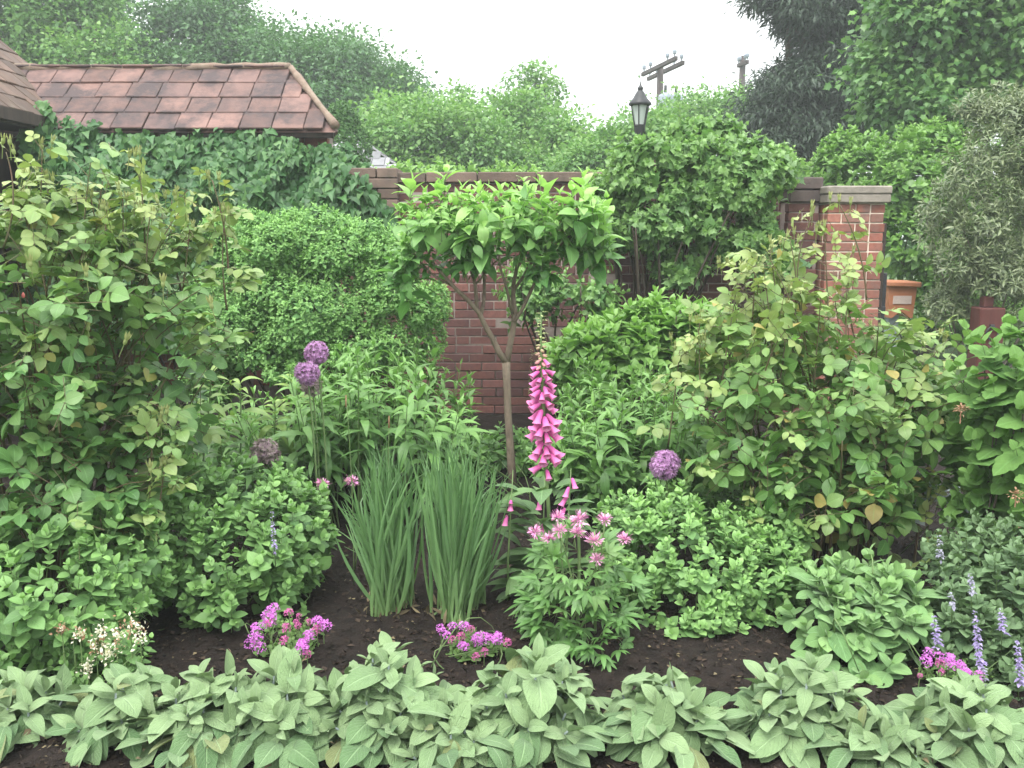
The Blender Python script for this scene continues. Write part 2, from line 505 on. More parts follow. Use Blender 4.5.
M['pole_wood'] = pmat('pole_wood', (.055, .045, .045), (.085, .07, .068), .9, 10, stretch=(1, 1, .1))
M['steel'] = pmat('steel', (.27, .31, .37), (.34, .38, .44), .6, 6)
M['iron'] = pmat('iron', (.018, .019, .022), (.03, .03, .033), .45, 20)
M['terracotta'] = pmat('terracotta', (.33, .125, .06), (.40, .165, .085), .6, 10)
M['terracotta_dark'] = pmat('terracotta_dark', (.25, .09, .045), (.30, .11, .05), .6, 10)
M['label_white'] = pmat('label_white', (.75, .74, .72), (.8, .8, .78), .6, 5)
M['label_grey'] = pmat('label_grey', (.45, .36, .33), (.52, .42, .38), .6, 60)
M['red_wood'] = pmat('red_wood', (.07, .018, .015), (.10, .028, .022), .7, 14, stretch=(1, 1, .1))
m, nt, out = nt_new('lantern_glass')
p = N(nt, 'ShaderNodeBsdfPrincipled'); p.inputs['Base Color'].default_value = (.92, .95, .95, 1); p.inputs['Roughness'].default_value = .25
p.inputs['Base Color'].default_value = (.72, .77, .75, 1)
t = N(nt, 'ShaderNodeBsdfTranslucent'); t.inputs[0].default_value = (.8, .85, .83, 1)
mx = N(nt, 'ShaderNodeMixShader'); mx.inputs[0].default_value = .5
nt.links.new(p.outputs[0], mx.inputs[1]); nt.links.new(t.outputs[0], mx.inputs[2]); nt.links.new(mx.outputs[0], out.inputs[0]); M['glass'] = m

# foliage: c0..c1 by leaf, paler where young
M['sage'] = leaf_mat('sage', (.09, .175, .07), (.215, .325, .155), (.31, .43, .215), .6, rough=.8, spec=.2, trans=.12, vein=.34, lat=9, bump=.8, sheen=.12, rug=1.6, old=(.22, .25, .10), oldp=.03)
M['broadsage'] = leaf_mat('broadsage', (.10, .22, .08), (.165, .31, .12), (.28, .45, .16), .7, rough=.75, spec=.2, trans=.2, vein=.3, lat=8, bump=.5, sheen=.2, rug=.9)
M['mint'] = leaf_mat('mint', (.07, .165, .055), (.115, .235, .08), (.24, .43, .13), .95, rough=.6, spec=.3, trans=.2, vein=.2, lat=6)
M['mint_pale'] = leaf_mat('mint_pale', (.08, .185, .06), (.14, .28, .10), (.32, .54, .18), .95, rough=.6, spec=.3, trans=.25, vein=.2, lat=6)
M['catmint'] = leaf_mat('catmint', (.085, .165, .075), (.13, .22, .10), (.22, .33, .17), .7, rough=.7, spec=.25, trans=.22, vein=.25, lat=6)
M['rose_leaf'] = leaf_mat('rose_leaf', (.075, .185, .055), (.15, .30, .09), (.36, .42, .15), .8, rough=.5, spec=.3, trans=.26, vein=.25, lat=8, old=(.36, .33, .10), oldp=.012)
M['rose_leaf2'] = leaf_mat('rose_leaf_warm', (.08, .20, .05), (.165, .32, .085), (.40, .44, .17), .75, rough=.5, spec=.3, trans=.26, vein=.25, lat=8, old=(.45, .34, .12), oldp=.02)
M['box'] = leaf_mat('box', (.055, .15, .045), (.105, .245, .08), (.31, .53, .18), 1.0, rough=.6, spec=.16, trans=.2, vein=0, bump=0)
M['phlox'] = leaf_mat('phlox', (.075, .185, .055), (.115, .25, .075), (.24, .44, .12), .85, rough=.5, spec=.35, trans=.28, vein=.22, lat=6)
M['peony'] = leaf_mat('peony', (.10, .235, .06), (.16, .32, .085), (.28, .48, .12), .8, rough=.5, spec=.35, trans=.3, vein=.2, lat=6)
M['lily'] = leaf_mat('lily', (.10, .21, .055), (.16, .29, .08), (.32, .46, .12), .9, rough=.45, spec=.4, trans=.3, vein=.12, lat=1)
M['iris'] = leaf_mat('iris', (.10, .215, .08), (.16, .30, .115), (.26, .38, .14), .5, rough=.5, spec=.4, trans=.25, vein=.1, lat=1, bump=.1)
M['hyd_tree'] = leaf_mat('tree_leaf', (.09, .235, .07), (.16, .345, .105), (.36, .58, .18), .95, rough=.5, spec=.35, trans=.36, vein=.22, lat=8)
M['vine'] = leaf_mat('vine', (.08, .20, .07), (.14, .29, .105), (.30, .48, .15), .7, rough=.5, spec=.35, trans=.3, vein=.1, lat=5)
M['ivy'] = leaf_mat('ivy', (.035, .11, .035), (.06, .16, .05), (.14, .28, .08), .75, rough=.5, spec=.25, trans=.15, vein=.15, lat=5)
M['oak_hyd'] = leaf_mat('hydrangea_leaf', (.065, .155, .04), (.11, .235, .06), (.20, .35, .10), .7, rough=.7, spec=.18, trans=.25, vein=.3, lat=7)
M['foxleaf'] = leaf_mat('foxglove_leaf', (.10, .19, .08), (.14, .25, .10), (.22, .34, .13), .6, rough=.65, spec=.25, trans=.22, vein=.35, lat=8)
M['cleome'] = leaf_mat('cleome_leaf', (.09, .20, .055), (.13, .28, .075), (.26, .42, .12), .8, rough=.5, spec=.35, trans=.25, vein=.3, lat=7)
M['ager'] = leaf_mat('bedding_leaf', (.09, .19, .05), (.14, .27, .08), (.24, .36, .12), .6, rough=.55, spec=.3, trans=.25, vein=.2, lat=5)
M['silver'] = leaf_mat('silver_leaf', (.20, .26, .25), (.30, .37, .36), (.3, .37, .36), .5, rough=.5, spec=.4, trans=.15, vein=.1)
M['tree_light'] = leaf_mat('tree_light', (.11, .255, .075), (.19, .37, .115), (.36, .54, .16), .6, rough=.55, spec=.3, trans=.35, vein=0, bump=0)
M['tree_mid'] = leaf_mat('tree_mid', (.07, .17, .07), (.12, .25, .10), (.18, .33, .12), .6, rough=.55, spec=.3, trans=.3, vein=0, bump=0)
M['maple'] = leaf_mat('maple', (.075, .19, .055), (.13, .28, .09), (.30, .50, .15), .9, rough=.5, spec=.35, trans=.32, vein=0, bump=0)
M['conifer'] = leaf_mat('conifer', (.024, .046, .028), (.04, .072, .042), (.06, .10, .055), .6, rough=.6, spec=.25, trans=.1, vein=0, bump=0)
M['thicket'] = leaf_mat('thicket', (.07, .18, .04), (.12, .27, .065), (.24, .42, .10), .85, rough=.5, spec=.35, trans=.3, vein=.1, bump=0)
M['olive'] = leaf_mat('olive_leaf', (.075, .125, .055), (.13, .185, .088), (.27, .31, .16), .7, rough=.5, spec=.4, trans=.18, vein=.2, lat=1, bump=0)
# flowers
M['fox_pink'] = leaf_mat('foxglove_pink', (.68, .085, .42), (.80, .17, .53), (.88, .36, .64), .7, rough=.55, spec=.25, trans=.3, vein=0, bump=0)
M['fox_in'] = pmat('foxglove_throat', (.80, .45, .66), (.62, .12, .36), .6, 130, trans=.2)
M['fox_bud'] = leaf_mat('foxglove_bud', (.42, .50, .20), (.55, .56, .30), (.85, .35, .45), .95, rough=.6, spec=.25, trans=.2, vein=0, bump=0)
M['allium'] = leaf_mat('allium_purple', (.44, .20, .48), (.56, .30, .60), (.66, .44, .70), .6, rough=.6, spec=.2, trans=.25, vein=0, bump=0)
M['allium_old'] = leaf_mat('allium_faded', (.28, .17, .26), (.34, .26, .28), (.36, .34, .26), .6, rough=.7, spec=.2, trans=.2, vein=0, bump=0)
M['ager_fl'] = leaf_mat('bedding_flower', (.56, .12, .60), (.70, .20, .70), (.76, .36, .82), .6, rough=.65, spec=.15, trans=.2, vein=0, bump=0)
M['ager_bud'] = leaf_mat('bedding_bud', (.50, .09, .30), (.58, .14, .38), (.6, .2, .45), .6, rough=.65, spec=.15, trans=.2, vein=0, bump=0)
M['cleo_fl'] = leaf_mat('cleome_pink', (.74, .26, .58), (.84, .42, .70), (.9, .62, .82), .7, rough=.6, spec=.2, trans=.3, vein=0, bump=0)
M['cleo_dark'] = leaf_mat('cleome_bud', (.55, .16, .42), (.66, .24, .52), (.6, .3, .45), .5, rough=.6, spec=.2, trans=.2, vein=0, bump=0)
M['white_fl'] = leaf_mat('white_flower', (.76, .74, .62), (.84, .82, .74), (.70, .66, .48), .5, rough=.6, spec=.2, trans=.25, vein=0, bump=0)
M['brown_fl'] = leaf_mat('spent_flower', (.28, .15, .09), (.38, .22, .14), (.4, .3, .2), .5, rough=.8, spec=.1, trans=.1, vein=0, bump=0)
M['lav'] = leaf_mat('lavender_flower', (.30, .22, .50), (.40, .32, .62), (.50, .45, .68), .7, rough=.6, spec=.2, trans=.25, vein=0, bump=0)
M['lav_pale'] = leaf_mat('lavender_pale', (.28, .27, .40), (.36, .36, .48), (.44, .43, .52), .7, rough=.6, spec=.2, trans=.25, vein=0, bump=0)
M['rose_bud'] = leaf_mat('rose_bud_red', (.62, .10, .10), (.72, .22, .18), (.8, .42, .3), .6, rough=.5, spec=.3, trans=.2, vein=0, bump=0)
M['bud_green'] = leaf_mat('rose_bud_green', (.26, .34, .12), (.36, .40, .18), (.5, .36, .2), .6, rough=.5, spec=.3, trans=.2, vein=0, bump=0)

# ------------------------------------------------------------------ the ground
def struct(o, kind='structure', **kw):
    o['kind'] = kind
    for k, v in kw.items(): o[k] = v
    return o
g = MB()
gx = np.concatenate([[-110, -60, -20], np.linspace(-8, 8, 9), [20, 60, 110]])
gy = np.concatenate([[-40, -10, 0], np.linspace(8.6, 30, 8), [60, 110, 160]])
X, Y = np.meshgrid(gx, gy)
i = np.arange(len(gy) - 1)[:, None] * len(gx); j = np.arange(len(gx) - 1)[None]
g.add(np.stack([X.ravel(), Y.ravel(), np.full(X.size, -.03)], -1), np.stack([i + j, i + j + 1, i + len(gx) + 1 + j, i + len(gx) + j], -1).reshape(-1, 4))
struct(g.build('ground', M['lawn']))

def soil_h(x, y):
    return (.012 * np.sin(x * 5.1 + y * 3.3) + .010 * np.sin(x * 11 - y * 8) + .006 * np.sin(x * 29 + y * 23) + .004 * np.sin(x * 61 - y * 47))
g = MB()
gx = np.linspace(-5.5, 5.5, 331); gy = np.linspace(1.5, 8.6, 215)
X, Y = np.meshgrid(gx, gy)
Z = soil_h(X, Y) + rng.normal(0, .0035, X.shape)
Z[0, :] = Z[-1, :] = -.06; Z[:, 0] = Z[:, -1] = -.06
i = np.arange(len(gy) - 1)[:, None] * len(gx); j = np.arange(len(gx) - 1)[None]
g.add(np.stack([X.ravel(), Y.ravel(), Z.ravel()], -1), np.stack([i + j, i + j + 1, i + len(gx) + 1 + j, i + len(gx) + j], -1).reshape(-1, 4))
struct(g.build('garden_bed_soil', M['soil']))

g = MB()                                                      # shredded bark over the soil
n = 26000
x = U(-2.6, 2.6, n); y = 2.35 + 3.0 * rng.random(n) ** 1.5
P = np.stack([x, y, soil_h(x, y) + .003], -1)
D = rand_unit(n) * [1, 1, .35]
inst(g, [diamond(.28, .2, .05), diamond(.16, .3, .1), diamond(.4, .2, .1)], P, D, np.array([0, 0, 1]) + rng.normal(0, .35, (n, 3)), U(.006, .034, n) * np.where(rng.random(n) < .06, 1.7, 1))
struct(g.build('bark_mulch', M['mulch'], smooth=False), 'stuff', label='dark shredded bark mulch scattered over the bare soil', category='mulch')
g = MB()                                                      # straw bits and dry leaf scraps
n = 1500
x = U(-2.3, 2.3, n); y = 2.4 + 2.0 * rng.random(n) ** 1.6
inst(g, [diamond(.12, .2, .1), diamond(.35, .3, .15)], np.stack([x, y, soil_h(x, y) + .008], -1), rand_unit(n) * [1, 1, .3], np.array([0, 0, 1]) + rng.normal(0, .3, (n, 3)), U(.005, .026, n))
struct(g.build('dry_plant_litter', M['debris'], smooth=False), 'stuff', label='straw coloured bits of dry leaf and stem on the soil', category='litter')

# ------------------------------------------------------------------ brick wall, pier
def brick_course(mb, x0, x1, y, z0, cz, bond, bl=.215, bh=.065, gap=.01, depth=.1, jit=.003, mat=0, face=-1):
    xs = x0
    k = 0
    while xs < x1 - .03:
        if bond == 'flemish': l = bl if (k + cz) % 2 == 0 else bl * .48
        else: l = bl if not (k == 0 and cz % 2) else bl * .5
        e = min(xs + l, x1)
        dy = rng.normal(0, jit)
        obox(mb, ((xs + e) / 2 + rng.normal(0, .001), y - face * (depth / 2) + dy, z0 + bh / 2 + rng.normal(0, .001)), (1, 0, 0), (0, 1, 0), (0, 0, 1), ((e - xs) / 2, depth / 2, bh / 2), mat, .004)
        xs = e + gap
        k += 1
WY = 8.0                                                      # face of the wall
wz = float(at(470, 183, WY)[2])
wx0, wx1 = float(at(372, 200, WY)[0]), float(at(797, 200, WY)[0])
wall = thing('brick_wall', 'long dark red brick garden wall behind the small tree and climbing plants', 'wall', (0, WY, 0))
mb = MB()
box(mb, (wx0, WY + .006, -.1), (wx1 - .02, WY + .33, wz), 0)
mb.build('mortar_core', M['mortar'], wall)
mb = MB()
nc = int(wz / .075)
for c in range(nc):
    brick_course(mb, wx0 + rng.uniform(0, .02), wx1, WY, wz - (c + 1) * .075, c, 'flemish' if c % 4 == 1 else 'run')
mb.build('brick_face', M['brick'], wall, smooth=False)
mb = MB()
x = wx0
while x < wx1 - .05:
    e = min(x + U(.42, .5), wx1)
    obox(mb, ((x + e) / 2, WY + .16, wz + .045 + rng.normal(0, .002)), (1, 0, 0), (0, 1, 0), (0, 0, 1), ((e - x) / 2 - .004, .2, .042), 0, .008)
    x = e
mb.build('coping', M['coping'], wall, smooth=False)
# raised block at the left end of the wall, next to the ivy
a, b = at(352, 166, WY), at(399, 183, WY)
rb = thing('wall_end_block', 'raised brown brick end of the wall beside the ivy, under the grey roof', 'wall block', ((a[0] + b[0]) / 2 - .2, WY - .05, 0))
mb = MB()
for r in range(6):
    x = a[0] - .12
    z1 = a[2] - .02 - r * .085
    while x < b[0] - .06:
        e = min(x + (.2 if r % 2 and x < a[0] - .1 else .33), b[0])
        obox(mb, ((x + e) / 2, WY + .1, z1 - .04), (1, 0, 0), (0, 1, 0), (0, 0, 1), ((e - x) / 2 - .004, .19 + rng.normal(0, .003), .039), 0, .006)
        x = e + .004
mb.build('brick_block', M['coping'], rb, smooth=False)
mb = MB(); box(mb, (a[0] - .12, WY - .07, -.1), (b[0] - .02, WY + .26, a[2] - .52), 0)
mb.build('block_base', M['brick'], rb)

PY = 7.55                                                     # pier face
a, b = at(829, 190, PY), at(886, 330, PY)
px0, px1, pz = float(a[0]), float(at(886, 200, PY)[0]), float(at(850, 203, PY)[2])
pier = thing('brick_pier', 'red brick pier with pale mortar and grey stone cap at the end of the wall', 'pier', ((px0 + px1) / 2, PY, 0))
mb = MB()
box(mb, (px0 + .008, PY + .008, -.1), (px1 - .008, PY + .55, pz), 0)
mb.build('mortar_core', M['pier_mortar'], pier)
mb = MB()
for c in range(int(pz / .075) + 1):
    z = pz - (c + 1) * .075
    if c % 2 == 0: brick_course(mb, px0, px1, PY, z, 0, 'flemish', gap=.012)
    else: brick_course(mb, px0, px1, PY, z, 1, 'flemish', gap=.012)
    for sx, xx in ((-1, px0), (1, px1)):                      # returns on both sides
        for q in range(2):
            obox(mb, (xx - sx * .05 + sx * .0, PY + .225 + q * .22, z + .0325), (1, 0, 0), (0, 1, 0), (0, 0, 1), (.05, .104, .0325), 0, .004)
mb.build('brick_face', M['pier_brick'], pier, smooth=False)
mb = MB()
obox(mb, ((px0 + px1) / 2 + .004, PY + .27, pz + .034), (1, 0, 0), (0, 1, 0), (0, 0, 1), ((px1 - px0) / 2 + .022, .31, .033), 0, .008)
obox(mb, ((px0 + px1) / 2 + .004, PY + .27, pz + .10), (1, 0, 0), (0, 1, 0), (0, 0, 1), ((px1 - px0) / 2 + .028, .315, .032), 0, .01)
mb.build('stone_cap', M['stone_cap'], pier, smooth=False)
# dark return block between wall and pier
DY = 7.72
a = at(790, 178, DY); x1 = px0 - .012; x0 = float(a[0])
dk = thing('dark_wall_block', 'dark brick block with stepped coping left of the red pier', 'wall block', ((x0 + x1) / 2, DY, 0))
dz = float(at(810, 177, DY)[2])
mb = MB()
box(mb, (x0 + .01, DY + .008, -.1), (x1 - .005, DY + .27, dz - .2), 0)
mb.build('mortar_core', M['mortar'], dk)
mb = MB()
for c in range(int(dz / .075)):
    brick_course(mb, x0, x1, DY, dz - .2 - (c + 1) * .075, c, 'run')
mb.build('brick_face', M['brick'], dk, smooth=False)
mb = MB()
for k in range(2):
    obox(mb, ((x0 + x1) / 2, DY + .13, dz - .05 - k * .1), (1, 0, 0), (0, 1, 0), (0, 0, 1), ((x1 - x0) / 2 + .012 * (1 - k), .16 - k * .008, .047), 0, .008)
mb.build('coping', M['dark_coping'], dk, smooth=False)
# dark iron gate stile hung right beside the pier
gt = thing('gate_stile', 'narrow dark rusty gate stile standing against the right side of the brick pier', 'gate post', (px1 + .06, PY + .18, 0))
mb = MB()
obox(mb, (px1 + .035, PY + .12, .78), (1, 0, 0), (0, 1, 0), (0, 0, 1), (.022, .03, .86), 0, .006)
mb.build('stile', M['dark_wood'], gt, smooth=False)
mb = MB()
obox(mb, (px1 + .075, PY + .125, .62), (1, 0, 0), (0, 1, 0), (0, 0, 1), (.016, .02, .62), 0, .004)
for z in (.3, .95):
    obox(mb, (px1 + .055, PY + .10, z), (1, 0, 0), (0, 1, 0), (0, 0, 1), (.035, .008, .02), 0, .003)
mb.build('hinge_plate', M['iron'], gt, smooth=False)

# ------------------------------------------------------------------ tiled outbuilding (low wall roofed with wide clay tiles) and house corner
def tiled_plane(mb, A, B, C, D_, rows, tw, mat=0, thick=.022, clipfn=None):
    """A..B eave, D..C ridge; tiles laid in courses, each lapping the one below"""
    A, B, C, D_ = (np.array(v, float) for v in (A, B, C, D_))
    for r in range(rows):
        t0, t1 = r / rows, (r + 1.25) / rows
        L0, R0 = A + (D_ - A) * t0, B + (C - B) * t0
        tt = min(1.0, (r + .8) / rows)
        L0s, R0s = A + (D_ - A) * tt, B + (C - B) * tt
        w = np.linalg.norm(R0 - L0); wl = max(0.0, np.dot(L0s - L0, norm(B - A))); wr = w - max(0.0, np.dot(R0 - R0s, norm(B - A)))
        k = max(1, int(round(w / tw)))
        up = norm((D_ - A)); ax = norm(B - A); nn = norm(np.cross(ax, up))
        s = (r % 2) * .5
        h = np.linalg.norm(D_ - A) / rows
        for q in range(-1, k + 1):
            xa, xb = (q + s) * w / k, (q + 1 + s) * w / k
            xa, xb = max(xa, wl), min(xb, wr)
            if xb - xa < .03: continue
            c = L0 + ax * (xa + xb) / 2 + up * h * .62 + nn * (thick * .9 + rng.normal(0, .003))
            tilt = up * 1.0 - nn * .045 + ax * rng.normal(0, .01)
            tu = norm(tilt); ta = norm(ax + nn * rng.normal(0, .008)); tn = norm(np.cross(ta, tu))
            obox(mb, c, ta, tu, tn, ((xb - xa) / 2 - .004, h * .64, thick / 2), mat, .005)
        del t1
OY = 8.45
eL, eR = at(-40, 119, OY), at(337, 139, OY)
ez = float(at(200, 131, OY)[2])
rz = float(at(200, 71, OY + .75)[2])
ex0, ex1 = -6.0, float(at(336, 139, OY)[0])
rx1 = float(at(291, 75, OY + .75)[0])
ob = thing('tiled_outbuilding', 'low brick outbuilding with hipped red clay tile roof, half covered in ivy', 'outbuilding', ((ex0 + ex1) / 2, OY + .8, 0))
mb = MB()
box(mb, (ex0 + .1, OY + .22, -.1), (ex1 - .42, OY + 1.3, ez - .02), 0)
box(mb, (ex1 - .43, OY + .22, -.1), (ex1 - .12, OY + .5, ez - .02), 0)
mb.build('wall_core', M['mortar'], ob)
mb = MB()
for c in range(30):
    brick_course(mb, ex0 + .1, ex1 - .115, OY + .214, ez - .03 - (c + 1) * .075, c, 'run')
mb.build('brick_wall_face', M['pier_brick'], ob, smooth=False)
mb = MB()
A, B, C, D_ = (ex0, OY, ez), (ex1, OY, ez), (rx1, OY + .75, rz), (ex0, OY + .75, rz)
tiled_plane(mb, A, B, C, D_, 4, .275)
tiled_plane(mb, (ex1, OY, ez), (ex1 - .36, OY + 1.5, ez), (rx1, OY + .752, rz), (rx1, OY + .748, rz), 4, .275)
tiled_plane(mb, (ex1 - .36, OY + 1.5, ez), (ex0, OY + 1.5, ez), (ex0, OY + .75, rz), (rx1, OY + .75, rz), 4, .275)
mb.add(np.array([A, B, C, D_]) - [0, 0, .012], [[0, 1, 2, 3]])            # boarding under the tiles
mb.add(np.array([(ex1, OY, ez), (ex1 - .36, OY + 1.5, ez), (rx1, OY + .75, rz)]) - [.004, 0, .012], [[0, 1, 2]])
rf = mb.build('roof', M['tile'], ob, smooth=False)
mb = MB()
pts = [(x, OY + .75 + rng.normal(0, .006), rz + .028 + .012 * math.sin(x * 2.1) + rng.normal(0, .006)) for x in np.linspace(ex0, rx1, 40)]
tube(mb, pts, [.036 + rng.normal(0, .005) for _ in pts], 7)
q = np.linspace(0, 1, 12)[:, None]
hp = np.array([rx1, OY + .75, rz + .03]) * (1 - q) + np.array([ex1, OY, ez + .045]) * q
tube(mb, hp, [.032 + rng.normal(0, .006) for _ in q], 7)
mb.build('ridge', M['ridge'], ob)
mb = MB()
box(mb, (ex0, OY + .03, ez - .05), (ex1 - .03, OY + .07, ez - .005), 0)
mb.build('eave_board', M['dark_wood'], ob, smooth=False)

hx = -4.05; hz = 2.52                                         # eave line of the house corner
hs = thing('house_corner', 'corner of a house with steep brown tile roof and dark eave at the top left', 'house', (-5.6, 7.6, 0))
mb = MB()
y0, y1 = 4.6, 9.6
run = 1.9
tiled_plane(mb, (hx, y0, hz), (hx, y1, hz), (hx - run, y1, hz + run * .9), (hx - run, y0, hz + run * .9), 12, .2, thick=.03)
mb.build('roof', M['brown_tile'], hs, smooth=False)
mb = MB()
box(mb, (hx - 3.4, y0 + .05, -.1), (hx - .32, y1 - .1, hz - .12), 0)
mb.build('wall', M['dark_wood'], hs)
mb = MB()
obox(mb, (hx - .16, (y0 + y1) / 2, hz - .06), (1, 0, 0), (0, 1, 0), (0, 0, 1), (.16, (y1 - y0) / 2 - .01, .03), 0, .006)
obox(mb, (hx + .02, (y0 + y1) / 2, hz - .02), (1, 0, 0), (0, 1, 0), (0, 0, 1), (.012, (y1 - y0) / 2, .05), 0, .004)
mb.build('eave_board', M['dark_wood'], hs, smooth=False)
mb = MB()
V = np.array([(hx - .33, y1 - .12, hz - .13), (hx - run, y1 - .12, hz + run * .9 - .05), (hx - run, y1 - .12, hz - .13),
              (hx - .33, y1 - .2, hz - .13), (hx - run, y1 - .2, hz + run * .9 - .05), (hx - run, y1 - .2, hz - .13)])
mb.add(V, [[0, 2, 1], [3, 4, 5]]); mb.add(V, [[0, 1, 4, 3], [1, 2, 5, 4], [2, 0, 3, 5]])
mb.build('gable', M['dark_wood'], hs, smooth=False)

# grey roof beyond the wall
gY = 17.0
p0, p1 = at(354, 136, gY + 1.5), at(414, 180, gY)
gh = thing('grey_roofed_house', 'small house beyond the wall of which only a sloping grey roof shows', 'house', (p0[0] - 1.2, gY + 2, 0))
mb = MB()
ez_, rz_ = p1[2] - .25, p0[2]
ec, rc_ = p1[0] + (p1[0] - p0[0]) * .25 / (p0[2] - p1[2]), p0[0]
tiled_plane(mb, (ec - 4.5, gY, ez_), (ec, gY, ez_), (rc_, gY + 1.5, rz_), (ec - 4.5, gY + 1.5, rz_), 9, .24, thick=.03)
tiled_plane(mb, (ec, gY + .002, ez_), (ec, gY + 3, ez_), (rc_ + .002, gY + 1.502, rz_), (rc_ + .002, gY + 1.498, rz_), 9, .24, thick=.03)
tiled_plane(mb, (ec, gY + 3, ez_), (ec - 4.5, gY + 3, ez_), (ec - 4.5, gY + 1.502, rz_), (rc_, gY + 1.502, rz_), 9, .24, thick=.03)
mb.build('roof', M['grey_slate'], gh, smooth=False)
mb = MB(); box(mb, (ec - 4.4, gY + .15, -.1), (ec - .15, gY + 2.85, ez_ - .01), 0)
mb.build('wall', M['plaster'], gh, smooth=False)

# ------------------------------------------------------------------ lamp, poles, mailbox, post
lY = 13.0
c = at(640, 108, lY); s = mpp(lY)
lp = thing('lamp_post', 'black lamp post with glass lantern and pointed cap above the climbing plant', 'street lamp', (c[0], lY, 0))
top, bot = float(at(640, 105, lY)[2]), float(at(640, 127, lY)[2])
mb = MB(); lathe(mb, [(-.05, .09), (.3, .085), (.34, .05), (1.4, .042), (bot - .12, .036), (bot - .06, .07), (bot, .075)], (c[0], lY, 0), sides=12)
mb.build('post', M['iron'], lp)
mb = MB()
r0, r1 = .07, .125
for k in range(6):
    a_ = k * math.pi / 3 + .26
    d_ = np.array([math.cos(a_), math.sin(a_), 0])
    tube(mb, [np.array([c[0], lY, bot]) + d_ * r0, np.array([c[0], lY, top]) + d_ * r1], .009, 5)
lathe(mb, [(0, r0 + .005), (.015, r0 + .012), (.03, r0 + .005)], (c[0], lY, bot), sides=6)
mb.build('lantern_frame', M['iron'], lp, smooth=False)
mb = MB(); lathe(mb, [(.01, r0 - .012), (top - bot - .01, r1 - .012)], (c[0], lY, bot), sides=6)
mb.build('lantern_glass', M['glass'], lp, smooth=False)
mb = MB(); lathe(mb, [(-.012, .125), (0, .155), (.03, .147), (.08, .10), (.16, .055), (.19, .03)], (c[0], lY, top), sides=12)
mb.build('lantern_roof', M['iron'], lp)
mb = MB(); lathe(mb, [(.18, .028), (.2, .035), (.22, .04), (.24, .02), (.27, .01), (.31, .003)], (c[0], lY, top), sides=10)
mb.build('finial', M['iron'], lp)
mb = MB(); lathe(mb, [(.05, .022), (.16, .03), (.24, .022), (.26, .005)], (c[0], lY, bot), sides=10)
mb.build('bulb', M['label_white'], lp)

def utility_pole(px, ptop, Y, label, arms, cans, group='utility poles'):
    c = at(px, ptop, Y); s = mpp(Y)
    up = thing('utility_pole', label, 'utility pole', (c[0], Y, 0), group)
    mb = MB(); tube(mb, [(c[0], Y, -.2), (c[0], Y, c[2])], [.12, .085], 10)
    mb.build('pole', M['pole_wood'], up)
    for (dx, dz, ln, dy) in arms:
        mb = MB()
        ax = norm(np.array([.25, -.96, .03]))
        cc = np.array([c[0] + dx * s, Y + dy, c[2] + dz * s])
        obox(mb, cc, ax, norm(np.cross((0, 0, 1), ax)), np.cross(ax, norm(np.cross((0, 0, 1), ax))), (ln, .045, .055), 0, .01)
        arm = mb.build('crossarm', M['pole_wood'], up, smooth=False)
        for q in (-.9, -.5, .5, .9):
            mb = MB()
            lathe(mb, [(.0, .02), (.05, .02), (.07, .06), (.10, .045), (.12, .06), (.17, .04), (.19, .01)], cc + ax * q * ln + np.array([0, 0, .07]), sides=8)
            ins = mb.build('insulator', M['steel'], up)
            ins.name = 'insulator'
    for (dx, y0, y1, r) in cans:
        mb = MB()
        zb, zt = float(at(px, y1, Y)[2]), float(at(px, y0, Y)[2])
        x = c[0] + dx * s
        lathe(mb, [(0, .02), (0, r * .96), (.04, r), (zt - zb - .05, r), (zt - zb, r * .9), (zt - zb + .05, r * .3), (zt - zb + .07, .01)], (x, Y - .42, zb), sides=16)
        mb.build('transformer', M['steel'], up)
        mb = MB()
        tube(mb, [(x, Y - .42, zt), (x, Y - .42, zt + .25)], .04, 6)
        mb.build('bushing', M['iron'], up)
        mb = MB()
        obox(mb, ((x + c[0]) / 2, Y - .22, (zb + zt) / 2), norm(np.array([c[0] - x, .42, 0])), norm(np.array([-.42, c[0] - x, 0])), (0, 0, 1), (.22, .04, .06), 0, .005)
        mb.build('bracket', M['iron'], up)
utility_pole(660.5, 65, 27, 'wooden utility pole with slanted crossarms and grey transformer cans, right of the lantern', [(-3, -3, 1.15, -.25), (6, -4, 1.2, .3)], [(3, 97, 111, .19), (13, 98, 113, .20)])
utility_pole(743, 56, 28, 'bare wooden utility pole half hidden by the dark conifer', [(-1, -8, .28, -.15)], [])

mY = 9.6
a, b = at(888, 283, mY), at(916, 318, mY)
mbx = thing('mailbox', 'terracotta orange mailbox with a small white label on a post behind the pier', 'mailbox', ((a[0] + b[0]) / 2, mY + .15, 0))
w = b[0] - a[0]; h = a[2] - b[2]; cx = (a[0] + b[0]) / 2
mb = MB()                                                     # tapered body with an arched cut at the foot
prof = []
for t in np.linspace(0, 1, 9):
    prof.append((t - .5, -.5 + .17 * (1 - min(1, (abs(t - .5) / .33)) ** 2) if abs(t - .5) < .33 else -.5))
pl = [(-.5, .42)] + [(x * .82, z) for x, z in prof] + [(.5, .42)]
pl = np.array(pl); m_ = len(pl)
F3 = np.array([[cx + x * w * .94, mY, (a[2] + b[2]) / 2 + z * h] for x, z in pl]); B3 = F3 + [0, .3, 0]
mb.add(np.concatenate([F3, B3]), [[k, (k + 1) % m_, m_ + (k + 1) % m_, m_ + k] for k in range(m_)][::-1])
n0 = mb.n; mb.add(F3, [list(range(m_))[::-1]]); mb.add(B3, [list(range(m_))])
mb.build('body', M['terracotta'], mbx, smooth=False)
mb = MB()
obox(mb, (cx, mY + .14, a[2] - .012), norm(np.array([1, 0, -.03])), (0, 1, 0), norm(np.array([.03, 0, 1])), (w / 2 + .018, .19, .028), 0, .012)
